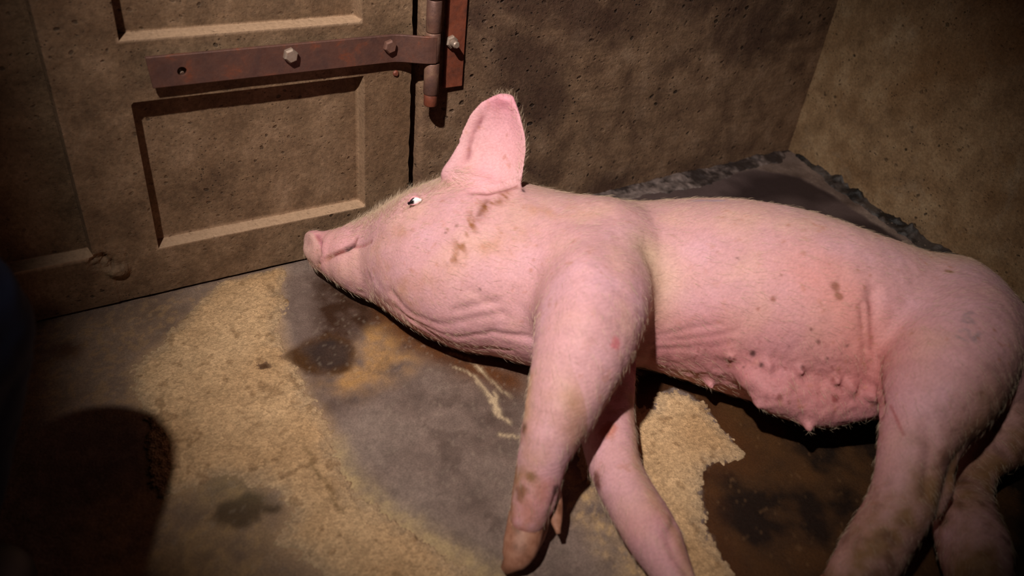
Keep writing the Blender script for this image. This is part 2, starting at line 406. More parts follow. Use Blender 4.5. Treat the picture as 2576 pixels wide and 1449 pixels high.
    lay(poly_amt(w1, [(110, 880), (160, 855), (200, 870), (185, 900), (130, 910)], 0.02) * 0.8, srgb(74, 44, 26))
    lay(poly_amt(w1, [(520, 1190), (620, 1195), (680, 1240), (600, 1260), (500, 1260)], 0.03) * 0.35, srgb(104, 96, 72))
    # pale scratches where meal has been rubbed into the concrete
    for ln in ([(1125, 885), (1170, 900), (1215, 935), (1250, 965), (1285, 1000)], [(1140, 920), (1190, 945), (1235, 1000), (1260, 1050)], [(1250, 985), (1240, 1040), (1280, 1060)], [(1255, 1090), (1300, 1095)]):
        lay(np.exp(-(d_line(w2, fpoly(ln)) / 0.0034) ** 2) * (0.5 + 0.9 * np.clip(n2 + .35, 0, 1)), srgb(176, 152, 122))
    lay((fbm(P * 30, 4, 61) > 0.34) * 0.28 * (X.ravel() > 0.4), srgb(60, 42, 34))
    lay(sstep(0.35, 0.6, fbm(P * 170, 3, 62)) * 0.2, srgb(158, 140, 122))
    # soaked brown slurry under belly and hind legs
    a = sstep(0.004, -0.004, sd_poly(w2, WET)); n4 = fbm(P * 13, 4, 63)
    lay(a, srgb(58, 37, 20), 0.7)
    lay(a * np.clip(0.25 + n4 * 3.2 + 0.8 * n2, 0, 1), srgb(30, 20, 14), 0.85); lay(a * np.clip(-n4 * 2.2 + 0.9 * n2, 0, 1) * 0.7, srgb(74, 46, 22), 0.7); lay(a * sstep(0.05, 0.0, -sd_poly(w2, WET)) * (X.ravel() < 1.0) * 0.6, srgb(70, 38, 14), 0.6)
    lay(a * sstep(0.45, 0.7, fbm(P * 150, 3, 68)) * 0.35, srgb(110, 80, 52))
    # dark wet slab behind the back of the pig and the black grime along the walls
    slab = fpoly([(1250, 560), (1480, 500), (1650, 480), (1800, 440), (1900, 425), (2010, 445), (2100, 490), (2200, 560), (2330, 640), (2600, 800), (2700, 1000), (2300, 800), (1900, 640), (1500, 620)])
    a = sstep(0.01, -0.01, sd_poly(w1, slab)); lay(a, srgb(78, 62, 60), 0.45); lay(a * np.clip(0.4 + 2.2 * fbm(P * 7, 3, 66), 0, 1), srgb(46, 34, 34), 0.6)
    lay(sstep(0.10, 0.0, YB - w1[:, 1]) * (P[:, 0] > 0.9) * np.clip(0.55 + n2, 0, 1), srgb(88, 74, 70), 0.3)
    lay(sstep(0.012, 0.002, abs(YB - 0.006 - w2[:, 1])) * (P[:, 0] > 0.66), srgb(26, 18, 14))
    Z = (0.0014 * n1 + 0.0009 * n2 + 0.0005 * n3) * (1 - 0.6 * wet) - 0.0018 - 0.0016 * wet
    me, _ = grid_mesh('floor', X, Y, Z.reshape(X.shape))
    set_col(me, 'ground', np.clip(col, 0.002, 1)); set_val(me, 'wet', wet)
    m, nt, bs = new_mat('stall_floor'); b = NB(nt); co = b.coord()
    c = b.attr('ground').outputs['Color']; fine = b.noise(420, 3, 0.7, co)
    g = b.fl(fine, 0.3, 0.7, 0.68, 1.3); gc = b.n('ShaderNodeCombineColor')
    for i in range(3): b.l(g, gc.inputs[i])
    b.l(b.mix(1.0, c, gc.outputs[0], 'MULTIPLY'), bs.inputs['Base Color'])
    b.l(b.fl(b.attr('wet').outputs['Fac'], 0, 1, 0.85, 0.38), bs.inputs['Roughness'])
    b.l(b.bump(b.math('ADD', b.noise(150, 4, 0.7, co), b.math('MULTIPLY', fine, 0.5)), 0.4, 0.003), bs.inputs['Normal'])
    bs.inputs['Specular IOR Level'].default_value = 0.3
    return tag(link('floor', me, m), kind='structure')
floor_o = build_floor()

def meal_layer(name, poly, label, seed):
    lo = poly.min(0) - 0.04; hi = poly.max(0) + 0.04; hi[1] = min(hi[1], YB - 0.004); st = 0.0034
    X, Y = np.meshgrid(np.arange(lo[0], hi[0], st), np.arange(lo[1], hi[1], st)); P = np.stack([X.ravel(), Y.ravel()], 1)
    w1, w2 = floor_layers(P)
    n2 = fbm(P * 45, 4, 52); n3 = fbm(P * 190, 2, seed)
    d = -sd_poly(w2, poly) + (0.02 if seed < 80 else 0.012) * fbm(P * 20, 5, seed + 1) + 0.008 * n3
    hgt = 0.0032 * sstep(0.0, 0.03, d) * (0.75 + 0.5 * n2) + 0.0012 * n3 * sstep(0, 0.006, d)
    hole = np.zeros(len(P))
    for pts, s in (([(528, 1300), (540, 1275), (600, 1250), (630, 1235), (660, 1240), (665, 1262), (705, 1262), (712, 1280), (660, 1290), (655, 1315), (600, 1330), (545, 1318)], .006), ([(690, 895), (760, 860), (830, 830), (880, 850), (900, 890), (880, 925), (830, 945), (770, 935), (735, 915)], .006), ([(640, 915), (670, 905), (680, 925), (655, 930)], .004)):
        hole = np.maximum(hole, poly_amt(w2, pts, s))
    keep = (d > 0) & (hole < 0.5)
    z = np.where(d > 0, hgt, -0.004) - 0.0002
    z = np.where(hole > 0.5, -0.004, z)
    me, used = grid_mesh(name, X, Y, z.reshape(X.shape), keep.reshape(X.shape))
    c0, c1, c2 = srgb(190, 156, 118), srgb(170, 135, 98), srgb(140, 122, 102)
    col = c0 + np.clip(0.5 + 0.9 * fbm(P * 11, 4, seed + 3), 0, 1)[:, None] * (c1 - c0)
    thin = sstep(0.03, 0.0, d)[:, None] * 0.45; col = col * (1 - thin) + c2 * thin
    col = col * (1 + 0.16 * n2 + 0.13 * n3)[:, None]
    fl = ((fbm(P * 60, 2, seed + 5) > 0.44))[:, None] * 0.45; col = col * (1 - fl) + srgb(112, 82, 54) * fl
    ln = np.exp(-(d_line(w2, fpoly([(775, 1125), (800, 1190), (830, 1230), (860, 1290)])) / 0.003) ** 2)[:, None] * 0.55
    col = col * (1 - ln) + srgb(96, 74, 46) * ln
    set_col(me, 'meal', np.clip(col[used], 0.01, 1))
    o = link(name, me, MAT['meal'])
    return tag(o, label, 'animal feed', kind='stuff'), P[keep & (d > 0.002)], hgt[keep & (d > 0.002)]
m, nt, bs = new_mat('ground_feed_meal'); b = NB(nt); co = b.coord()
v = b.voro(330, co); sp = b.n('ShaderNodeSeparateColor'); b.l(v.outputs['Color'], sp.inputs[0])
gc = b.n('ShaderNodeCombineColor'); g = b.fl(sp.outputs[0], 0, 1, 0.74, 1.22)
for i in range(3): b.l(g, gc.inputs[i])
b.l(b.mix(1.0, b.attr('meal').outputs['Color'], gc.outputs[0], 'MULTIPLY'), bs.inputs['Base Color'])
b.l(b.bump(v.outputs['Distance'], 0.6, 0.002), bs.inputs['Normal']); bs.inputs['Roughness'].default_value = 0.9; bs.inputs['Specular IOR Level'].default_value = 0.1
MAT['meal'] = m
meal_a, _, _ = meal_layer('spilled_feed', MEAL, "wide band of yellow ground feed spread on the floor in front of the pig's snout", 71)
meal_b, _, _ = meal_layer('spilled_feed', MEAL2, "smaller patch of yellow feed between the pig's front legs and the brown puddle", 81)


# ------------------------------------------------------------------ hinge on the door and wall
def build_hinge():
    YS = 1.2655                                   # middle of the strap thickness
    root = empty('strap_hinge', (0.69, YB, 0.30))
    tag(root, 'long rusty strap hinge bolted across the panelled concrete door', 'hinge')
    th = 0.006
    L = on_back(372, 183, YS); Rr = on_back(1062, 117, YS)
    bx = on_back(1088, 130, 1.248)[0]; by, br = 1.248, 0.0138
    zc = (on_back(384, 183, YS - th / 2)[2] + on_back(1058, 117, YS - th / 2)[2]) / 2
    hh = (on_back(380, 143, YS - th / 2)[2] - on_back(392, 222, YS - th / 2)[2]) / 2
    # strap: straight bar that bows out and wraps on to the knuckle
    bm = bmesh.new()
    path = [(L[0] + (bx - 0.075 - L[0]) * i / 10, YS) for i in range(11)]
    for i in range(1, 11):
        t = i / 10; path.append((bx - 0.075 + 0.075 * t, YS + (by - br + th / 2 - 0.001 - YS) * (t * t * (3 - 2 * t))))
    rings = []
    for j, (x, y) in enumerate(path):
        b = 0.0012
        sl = 0.0035 * (1 - j / 10) if j < 10 else 0
        rings.append([(x + (sl if z < 0 else 0) * (1 if j == 0 else 0), y + dy, zc + z) for dy, z in ((-th / 2, hh - b), (-th / 2 + b, hh), (th / 2, hh), (th / 2, -hh), (-th / 2 + b, -hh), (-th / 2, -hh + b))])
    loft(bm, rings)
    strap = bm_obj('strap', bm, MAT['rust_strap'], root)
    # drilled hole with a bent nail in it
    hp = on_back(457, 178, YS)
    cb = bmesh.new(); lathe(cb, (hp[0], YS - 0.02, hp[2]), (0, 1, 0), [(0, 0.0075), (0.04, 0.0075)], 20)
    me = bpy.data.meshes.new('cut'); bmesh.ops.recalc_face_normals(cb, faces=cb.faces); cb.to_mesh(me); cb.free()
    cut = bpy.data.objects.new('cut', me); COL.objects.link(cut)
    md = strap.modifiers.new('hole', 'BOOLEAN'); md.object = cut; md.operation = 'DIFFERENCE'; md.solver = 'EXACT'
    dg = bpy.context.evaluated_depsgraph_get(); dg.update()
    nm = bpy.data.meshes.new_from_object(strap.evaluated_get(dg)); strap.modifiers.clear(); strap.data = nm; nm.name = 'strap'
    bpy.data.objects.remove(cut, do_unlink=True)
    if not nm.materials: nm.materials.append(MAT['rust_strap'])
    nb_ = bmesh.new(); lathe(nb_, (hp[0] - 0.001, YB + 0.004, hp[2] + 0.001), (0.15, -1, -0.5), [(0, 0.0022), (0.012, 0.002), (0.0125, 0.0034), (0.015, 0.0034)], 10)
    tag(bm_obj('nail', nb_, MAT['bolt'], root), 'nail in the empty end hole')
    def bolt(px, name_m, r, hgt, lab, ysurf=YS - th / 2, parent=root, stub=0.0, hexn=6):
        p = on_back(px[0], px[1], ysurf - hgt)
        bm = bmesh.new()
        lathe(bm, (p[0], YB + 0.002 if stub == 0 else ysurf + 0.004, p[2]), (0, -1, 0), [(0, r * 0.55), (YB + 0.002 - ysurf if stub == 0 else 0.004, r * 0.55)], 12)
        lathe(bm, (p[0], ysurf + 0.0005, p[2]), (0, -1, 0), [(0, r), (hgt * 0.7, r), (hgt, r * 0.78)], hexn, 0.3)
        if stub:
            lathe(bm, (p[0], ysurf - hgt + 0.001, p[2]), (0, -1, 0), [(0, r * 0.55), (stub * .85, r * 0.55), (stub, r * 0.4)], 14)
        return tag(bm_obj('bolt', bm, MAT[name_m], parent), lab)
    bolt((735, 143), 'bolt', 0.0125, 0.011, 'pale steel bolt head in the middle of the strap')
    bolt((985, 120), 'bolt_rusty', 0.0122, 0.010, 'rusty bolt head near the knuckle')
    # knuckles
    def knuckle(zlo, zhi, r=br, m='rust_pin', nm='knuckle', lab=None):
        bm = bmesh.new(); lathe(bm, (bx, by, zlo), (0, 0, 1), [(0, r * 0.93), (0.0015, r), (zhi - zlo - 0.0015, r), (zhi - zlo, r * 0.93)], 28)
        o = bm_obj(nm, bm, MAT[m], root); o.data.polygons.foreach_set('use_smooth', [len(p.vertices) == 4 for p in o.data.polygons])
        return tag(o, lab) if lab else o
    zj1 = on_back(1088, 88, by - br)[2]; zj2 = on_back(1086, 163, by - br)[2]; zj3 = on_back(1086, 243, by - br)[2]; zj4 = on_back(1084, 272, by - br)[2]; zj0 = on_back(1090, 5, by - br)[2]
    knuckle(zj1 + 0.0008, zj0, br); knuckle(zj2 + 0.0012, zj1, br * 1.0); knuckle(zj3, zj2 - 0.0012, br * 1.03); knuckle(zj0 + 0.0015, zj0 + 0.06, br)
    knuckle(zj4, zj3 + 0.002, br * 0.93, 'rust_plate', 'hinge_pin', 'reddish lower end of the hinge pin')
    bmk = bmesh.new(); lathe(bmk, (bx, by, zj4 + 0.004), (0, 0, 1), [(0, br * 0.55), (zj0 + 0.075 - zj4, br * 0.55)], 16); bm_obj('pin_core', bmk, MAT['rust_plate'], root)
    # leaf screwed to the wall
    yp = YB - 0.004
    a = on_back(1116, 222, yp - .004); c = on_back(1162, 216, yp - .004)
    bm = bmesh.new(); add_box(bm, (a[0], yp - 0.005, a[2]), (c[0], yp + 0.006, a[2] + 0.30), 0.0012)
    plate = tag(bm_obj('wall_leaf', bm, MAT['rust_plate'], root), 'reddish rusted leaf fixed to the wall')
    for zlo, zhi in ((zj3 + 0.004, zj2 - 0.006), (zj1 + 0.004, zj0 + 0.05)):
        bm = bmesh.new(); add_box(bm, (bx, by + br - 0.006, zlo), (a[0] + 0.004, by + br - 0.001, zhi), 0.0006)
        bm.free()
    bmn = (1140, 108)
    bolt(bmn, 'bolt', 0.0125, 0.009, 'nut and threaded stub on the wall leaf', yp - 0.005, plate, stub=0.016)
    return root
build_hinge()
sp_ = on_back(995, 184, YB)
bm = bmesh.new(); lathe(bm, (sp_[0], YB + 0.004, sp_[2]), (0, -1, 0), [(0, 0.006), (0.006, 0.006), (0.0085, 0.0038)], 14)
tag(bm_obj('stud', bm, MAT['rust_plate']), 'small reddish rusty stud in the door just below the hinge strap', 'stud')

# ------------------------------------------------------------------ the pig: one continuous skin grown from a distance field
VOX = 0.0031
G0 = np.array([0.35, 0.05, -0.012]); G1 = np.array([1.60, 1.275, 0.50])
NS = np.ceil((G1 - G0) / VOX).astype(int)
FAR = 0.05
def spline(pts, step):
    pts = np.array(pts, float); P = np.vstack([2 * pts[0] - pts[1], pts, 2 * pts[-1] - pts[-2]]); out = []
    for i in range(1, len(P) - 2):
        n = max(1, int(np.linalg.norm(P[i + 1, :3] - P[i, :3]) / step))
        for k in range(n):
            t = k / n; a, b, c, d = P[i - 1], P[i], P[i + 1], P[i + 2]
            out.append(0.5 * (2 * b + (c - a) * t + (2 * a - 5 * b + 4 * c - d) * t * t + (3 * b - a - 3 * c + d) * t ** 3))
    out.append(P[-2]); return np.array(out)
def box_slice(lo, hi):
    a = np.clip(np.floor((lo - G0) / VOX).astype(int), 0, NS); b = np.clip(np.ceil((hi - G0) / VOX).astype(int) + 1, 0, NS)
    return tuple(slice(x, y) for x, y in zip(a, b))
AX = [G0[i] + VOX * np.arange(NS[i]) for i in range(3)]
def pts_in(sl):
    return AX[0][sl[0]][:, None, None], AX[1][sl[1]][None, :, None], AX[2][sl[2]][None, None, :]
def field(): return np.full(NS, FAR, np.float32)
def chain(F, balls, s=1.0, step=0.022, k=0.0, raw=False):
    B = np.array(balls, float) if raw else spline(balls, step)
    for a, b in zip(B[:-1], B[1:]):
        m = max(a[3], b[3]) + FAR
        sl = box_slice(np.minimum(a[:3], b[:3]) - m, np.maximum(a[:3], b[:3]) + m)
        if any(q.stop <= q.start for q in sl): continue
        x, y, z = pts_in(sl)
        px, py, pz = x - a[0], y - a[1], (z - a[2]) / s
        ex, ey, ez = b[0] - a[0], b[1] - a[1], (b[2] - a[2]) / s
        t = np.clip((px * ex + py * ey + pz * ez) / (ex * ex + ey * ey + ez * ez + 1e-12), 0, 1)
        d = np.sqrt((px - t * ex) ** 2 + (py - t * ey) ** 2 + (pz - t * ez) ** 2) - (a[3] + t * (b[3] - a[3]))
        d *= (s + 1) / 2
        F[sl] = smin(F[sl], d.astype(np.float32), k) if k else np.minimum(F[sl], d.astype(np.float32))
def smin(a, b, k):
    h = np.clip(k - np.abs(a - b), 0, None) / k
    return np.minimum(a, b) - h * h * k * 0.25
S_T = 0.88
trunk_px = [((1030, 511), (1030, 788)), ((1090, 480), (1090, 819)), ((1150, 451), (1150, 855)), ((1220, 443), (1220, 888)), ((1300, 462), (1300, 902)), ((1390, 480), (1390, 928)), ((1490, 495), (1490, 937)), ((1600, 505), (1600, 922)), ((1720, 500), (1720, 947)),
            ((1850, 500), (1850, 988)), ((1980, 524), (1980, 1027)), ((2100, 566), (2100, 1049)), ((2210, 605), (2210, 1055)), ((2320, 640), (2320, 1074)), ((2420, 710), (2420, 1087)), ((2510, 811), (2510, 1080))]
trunk = [ball(a, b, None, 0.93, S_T) for a, b in trunk_px]
head_px = [((808, 586), (808, 668), 0.064), ((840, 578), (840, 690), 0.067), ((880, 568), (880, 717), 0.073), ((925, 552), (925, 742), 0.080), ((975, 533), (975, 763), 0.084)]
head = [ball(a, b, z, 0.93, S_T) for a, b, z in head_px]
chain_ = head + trunk
F = field()
chain(F, chain_, S_T)
# snout disc: short flattened drum with a rounded rim
sn = head[0]; axis = np.array([-1.0, -0.02, 0.04]); axis /= np.linalg.norm(axis)
def drum(F, c, ax, r, hl, rnd, sz, k):
    m = r + hl + FAR; sl = box_slice(c - m, c + m); x, y, z = pts_in(sl)
    px, py, pz = x - c[0], y - c[1], z - c[2]
    t = px * ax[0] + py * ax[1] + pz * ax[2]
    q = np.sqrt(np.maximum((px - t * ax[0]) ** 2 + (py - t * ax[1]) ** 2 + ((pz - t * ax[2]) / sz) ** 2, 0))
    dx = q - (r - rnd); dy = np.abs(t) - (hl - rnd)
    d = np.minimum(np.maximum(dx, dy), 0) + np.sqrt(np.maximum(dx, 0) ** 2 + np.maximum(dy, 0) ** 2) - rnd
    F[sl] = smin(F[sl], d.astype(np.float32), k)
drum(F, sn[:3] + axis * 0.010, axis, sn[3] * 1.13, 0.0125, 0.0035, 0.97, 0.005)
# lower jaw tucked under the snout
chain(F, [ball((814, 660), (818, 690), 0.044), ball((850, 672), (862, 715), 0.048), ball((900, 690), (912, 742), 0.054)], k=0.004)
# jowl, brow, shoulder blade, belly, ham
chain(F, [ball((1022, 498), (1060, 560), 0.165), ball((1092, 452), (1140, 560), 0.19)], k=0.012)
# upper front leg
uf = [((1385, 640), (1640, 660), 0.205), ((1356, 760), (1634, 765), 0.212), ((1342, 860), (1596, 868), 0.205), ((1332, 940), (1548, 952), 0.182), ((1320, 1020), (1502, 1036), 0.160), ((1309, 1090), (1460, 1104), 0.138),
      ((1301, 1150), (1428, 1160), 0.118), ((1294, 1205), (1412, 1212), 0.096), ((1286, 1255), (1398, 1262), 0.076), ((1280, 1300), (1372, 1310), 0.060)]
G = field(); chain(G, [ball(a, b, z) for a, b, z in uf]); F = smin(F, G, 0.055)
# under front leg
lf = [((1440, 830), (1600, 860), 0.10), ((1478, 950), (1600, 950), 0.075), ((1476, 1040), (1594, 1020), 0.066), ((1460, 1110), (1604, 1100), 0.058), ((1476, 1170), (1610, 1158), 0.054), ((1500, 1230), (1632, 1208), 0.050), ((1538, 1300), (1676, 1280), 0.048), ((1580, 1370), (1718, 1350), 0.046), ((1630, 1440), (1738, 1420), 0.042), ((1670, 1500), (1760, 1480), 0.038)]
G = field(); chain(G, [ball(a, b, z) for a, b, z in lf]); F = smin(F, G, 0.012)
# upper hind leg
uh = [((2230, 760), (2545, 800), 0.165), ((2200, 840), (2580, 880), 0.185), ((2204, 950), (2530, 985), 0.195), ((2212, 1040), (2440, 1075), 0.180), ((2206, 1120), (2392, 1140), 0.160), ((2200, 1190), (2372, 1215), 0.140), ((2180, 1260), (2352, 1285), 0.120), ((2140, 1330), (2312, 1350), 0.100), ((2102, 1400), (2272, 1410), 0.082), ((2070, 1470), (2240, 1480), 0.066)]
G = field(); chain(G, [ball(a, b, z) for a, b, z in uh])
chain(G, [ball((2360, 1080), (2440, 1090), 0.165), ball((2350, 1150), (2404, 1160), 0.150), ball((2346, 1220), (2396, 1235), 0.128), ball((2320, 1270), (2372, 1295), 0.108)], k=0.012)
F = smin(F, G, 0.018)
# under hind leg
lh = [((2470, 1120), (2640, 1010), 0.075), ((2440, 1140), (2590, 1080), 0.075), ((2410, 1180), (2520, 1170), 0.068), ((2396, 1240), (2500, 1232), 0.062), ((2352, 1300), (2512, 1290), 0.060), ((2352, 1370), (2540, 1350), 0.058), ((2372, 1440), (2548, 1420), 0.055), ((2400, 1510), (2550, 1490), 0.05)]
G = field(); chain(G, [ball(a, b, z) for a, b, z in lh]); F = smin(F, G, 0.010)
# udder swelling and teats
def surf(u, v, it=300):
    """first point of the skin along a sight line"""
    r = ray(u, v); t = 0.7
    for _ in range(it):
        p = CAM + r * t; i = np.clip(((p - G0) / VOX), 0, NS - 1).astype(int)
        d = F[tuple(i)]
        if np.all(p > G0) and np.all(p < G1) and d < 0.0005: return p
        t += max(0.0015, min(d, 0.03) * 0.7)
        if t > 3: break
    return None
chain(F, [ball((1890, 930), (1896, 984), 0.125), ball((1950, 952), (1962, 1030), 0.115), ball((2000, 966), (2015, 1044), 0.107), ball((2046, 976), (2066, 1060), 0.105), ball((2100, 975), (2122, 1050), 0.11), ball((2160, 975), (2186, 1052), 0.115)], k=0.032)
for (u, v, r, ln) in [(1783, 958, .0065, .012), (1858, 1002, .0065, .011), (1832, 890, .006, .009), (1930, 914, .0065, .010), (2012, 925, .0065, .010), (2100, 946, .007, .011), (2138, 962, .0075, .012), (2030, 1060, .008, .014), (2190, 990, .006, .010), (2172, 1066, .007, .016), (1905, 1012, .0055, .008)]:
    p = surf(u, v)
    if p is None: continue
    ln *= 1.5; q = p + (CAM - p) / np.linalg.norm(CAM - p) * ln * 0.55 + np.array([0.0, -ln * 0.5, -ln * 0.45])
    chain(F, [np.append(p, r * 1.25), np.append(p * 0.3 + q * 0.7, r * 0.8), np.append(q, r * 0.65)], k=0.006, raw=True)
# ear: a cupped leaf of skin
eb = surf(1215, 470); E_N = (CAM - eb) / np.linalg.norm(CAM - eb) + np.array([-0.15, 0, 0.0]); E_N /= np.linalg.norm(E_N)
E0 = eb - E_N * 0.010
def on_ear(u, v):
    r = ray(u, v); return CAM + r * ((E0 - CAM).dot(E_N) / r.dot(E_N))
ear_l = spline([(*p, 0, 0) for p in [(1118, 440), (1138, 388), (1154, 332), (1177, 286), (1210, 252), (1248, 238), (1270, 236)]], 6)[:, :2]
ear_r = spline([(*p, 0, 0) for p in [(1258, 482), (1300, 466), (1319, 420), (1324, 358), (1313, 308), (1300, 268), (1288, 242)]], 6)[:, :2]
def resample(a, n):
    s = np.concatenate([[0], np.cumsum(np.linalg.norm(np.diff(a, axis=0), axis=1))]); q = np.linspace(0, s[-1], n)
    return np.stack([np.interp(q, s, a[:, 0]), np.interp(q, s, a[:, 1])], 1)
NE, NT = 90, 70
ear_l, ear_r = resample(ear_l, NE), resample(ear_r, NE)
ear_pts = []
G = field()
for i in range(NE):
    s_ = i / (NE - 1)
    for j in range(NT):
        t = j / (NT - 1)
        p = on_ear(*(ear_l[i] * (1 - t) + ear_r[i] * t))
        fade = math.sin(math.pi * min(1, 0.12 + 0.95 * s_)) ** 0.7 if s_ < 0.93 else 0.3
        cup = 0.032 * fade * max(0.0, 1 - abs((t - 0.42) / 0.58) ** 2.2)            # hollow of the ear
        curl = 0.012 * max(0.0, 1 - t / 0.22) ** 1.5 * (1 - s_ * 0.5)                # front rim rolled back
        groove = 0.014 * math.exp(-((t - 0.20) / 0.045) ** 2) * sstep(0.0, 0.15, s_) * sstep(0.8, 0.5, s_)
        p = p - E_N * (cup + curl + groove) * 1.0
        r = 0.0042 + 0.006 * max(0.0, 1 - s_ / 0.3) - 0.0008 * (abs(t - 0.5) > 0.42)
        ear_pts.append(p)
        m = r + 0.014; sl = box_slice(p - m, p + m); x, y, z = pts_in(sl)
        d = np.sqrt((x - p[0]) ** 2 + (y - p[1]) ** 2 + (z - p[2]) ** 2) - r
        G[sl] = np.minimum(G[sl], d.astype(np.float32))
F = smin(F, G, 0.017)
ear_pts = np.array(ear_pts)
# the floor presses the underside flat
zf = AX[2][None, None, :] - 0.0015
F = np.maximum(F, (-zf).astype(np.float32))
def blur(F, n=1):
    for _ in range(n):
        for ax in range(3):
            A = np.moveaxis(F, ax, 0); A[1:-1] = 0.25 * A[:-2] + 0.5 * A[1:-1] + 0.25 * A[2:]
    return F
F = blur(F, 2)
g = vdb.FloatGrid(FAR); g.copyFromArray(np.ascontiguousarray(F)); 
P_, Q_ = g.convertToQuads(0.0)
co = G0 + np.asarray(P_, float) * VOX; quads = np.asarray(Q_, int)[:, ::-1]
# keep the main connected piece only
ed = np.concatenate([quads[:, [0, 1]], quads[:, [1, 2]], quads[:, [2, 3]], quads[:, [3, 0]]])
def vnormals(co, quads):
    n = np.cross(co[quads[:, 2]] - co[quads[:, 0]], co[quads[:, 3]] - co[quads[:, 1]]); out = np.zeros_like(co)
    for k in range(4):
        for a in range(3): out[:, a] += np.bincount(quads[:, k], n[:, a], len(co))
    return out / (np.linalg.norm(out, axis=1, keepdims=True) + 1e-12)
deg = np.bincount(ed.ravel(), minlength=len(co))[:, None]
def lap(co, w=0.5):
    s = np.zeros_like(co)
    for a in range(3):
        s[:, a] = np.bincount(ed[:, 0], co[ed[:, 1], a], len(co)) + np.bincount(ed[:, 1], co[ed[:, 0], a], len(co))
    return co + w * (s / deg - co)
for _ in range(3): co = lap(co)
nv = vnormals(co, quads)
if (nv * (co - np.array([1.2, 0.95, 0.12]))).sum() < 0: quads = quads[:, ::-1]; nv = -nv
print('pig skin', len(co), 'points')
def skin_line(pts):
    out = [surf(u, v) for u, v in pts]
    return np.array([p for p in out if p is not None])
# --- sculpt: creases (negative) and folds (positive) drawn along the skin
front = (nv * (CAM - co)).sum(1) > 0
def stroke(pts, depth, width, ends=True):
    ln = skin_line(pts)
    if len(ln) < 2: return np.zeros(len(co))
    m = (co > ln.min(0) - 4 * width).all(1) & (co < ln.max(0) + 4 * width).all(1) & front
    w = np.zeros(len(co))
    if m.any(): w[m] = np.exp(-(d_line(co[m], ln) / width) ** 2)
    return w * depth
disp = np.zeros(len(co))
MOUTH = [(803, 667), (815, 655), (838, 641), (862, 631), (880, 621), (889, 611), (896, 601)]
MOUTH2 = [(884, 619), (900, 621), (915, 617), (932, 607)]
disp -= stroke(MOUTH, 0.006, 0.0036) + stroke(MOUTH2, 0.004, 0.0036) + stroke([(872, 626), (890, 612)], 0.005, 0.005)
disp -= stroke([(800, 590), (806, 612), (806, 640), (799, 664)], 0.004, 0.0036)                 # behind the snout disc
disp -= stroke([(1190, 480), (1230, 478), (1262, 470), (1300, 462)], 0.006, 0.008)             # fold below the ear
disp -= stroke([(1225, 490), (1200, 530), (1180, 560)], 0.003, 0.010)
disp += stroke([(1130, 430), (1180, 440), (1215, 450)], 0.004, 0.016)
disp -= stroke([(1010, 522), (1030, 516), (1060, 503)], 0.003, 0.006)                          # eye slit
disp += stroke([(1015, 500), (1035, 490), (1060, 488)], 0.003, 0.007) + stroke([(1020, 530), (1045, 524), (1070, 512)], 0.0022, 0.006)
disp -= stroke([(925, 770), (915, 735), (930, 700)], 0.003, 0.010)                             # jaw to jowl
disp -= stroke([(985, 735), (1040, 790), (1110, 815), (1200, 800), (1260, 790)], 0.0026, 0.008)  # throat folds
disp -= stroke([(1000, 775), (1060, 815), (1150, 845), (1240, 835), (1330, 850)], 0.003, 0.006)
disp -= stroke([(1030, 800), (1090, 840), (1180, 870), (1290, 880)], 0.0028, 0.005)
neck = np.exp(-(d_line(co, skin_line([(960, 750), (1060, 815), (1180, 850), (1300, 870)])) / 0.045) ** 2)
disp += neck * 0.0009 * fbm((co @ np.array([[0.8, 0.6, 0], [-0.6, 0.8, 0], [0, 0, 1]])) * np.array([18, 85, 85]), 3, 95)
disp -= stroke([(1150, 780), (1210, 765), (1250, 760)], 0.003, 0.008) + stroke([(1180, 730), (1230, 760), (1280, 800)], 0.002, 0.010)
disp -= stroke([(1340, 700), (1310, 770), (1330, 840)], 0.006, 0.022)                          # in front of the shoulder
disp -= stroke([(1640, 640), (1660, 720), (1640, 820), (1600, 900)], 0.007, 0.024)             # behind the shoulder
disp -= stroke([(1600, 905), (1570, 950), (1540, 1000)], 0.006, 0.012)
for q in ([(1650, 860), (1750, 850), (1850, 835)], [(1640, 880), (1760, 872), (1840, 860)], [(1660, 845), (1740, 825), (1810, 815)]): disp -= stroke(q, 0.0022, 0.006)
disp -= stroke([(2200, 735), (2190, 800), (2194, 870), (2206, 950), (2212, 1030)], 0.008, 0.012)  # flank fold
disp -= stroke([(2170, 770), (2175, 830), (2178, 880)], 0.003, 0.006); disp += stroke([(2183, 770), (2186, 840), (2190, 900)], 0.004, 0.006)
disp -= stroke([(2330, 1060), (2342, 1120), (2338, 1180), (2330, 1240)], 0.005, 0.010)
disp -= stroke([(1395, 1250), (1385, 1290), (1375, 1320)], 0.003, 0.006)
disp -= stroke([(1700, 1310), (1680, 1350), (1700, 1400), (1730, 1440)], 0.004, 0.007)
disp += stroke([(1440, 600), (1470, 700), (1480, 800)], 0.008, 0.035)
_w = np.cross(axis, [0, 0, 1.0]); _w /= np.linalg.norm(_w); NOSTRIL = [sn[:3] + axis * 0.022 + s * np.array([0, 0, 1.0]) * 0.0125 + _w * 0.002 for s in (-1, 1)]
nosd = np.minimum(*[np.linalg.norm((co - q) , axis=1) for q in NOSTRIL]); disp -= 0.007 * np.exp(-(nosd / 0.0065) ** 2)
disp += 0.0016 * fbm(co * 22, 3, 91) + 0.0006 * fbm(co * 90, 3, 92)
bel = np.exp(-(d_line(co, skin_line([(1720, 930), (1850, 960), (1960, 960), (2080, 990), (2180, 1000)])) / 0.07) ** 2)
disp += bel * 0.0034 * fbm(co * 75, 3, 93)
co_rest = co.copy()
co = co + nv * disp[:, None]
co = lap(co, 0.3); co[:, 2] = np.maximum(co[:, 2], 0.0012)
nv = vnormals(co, quads)

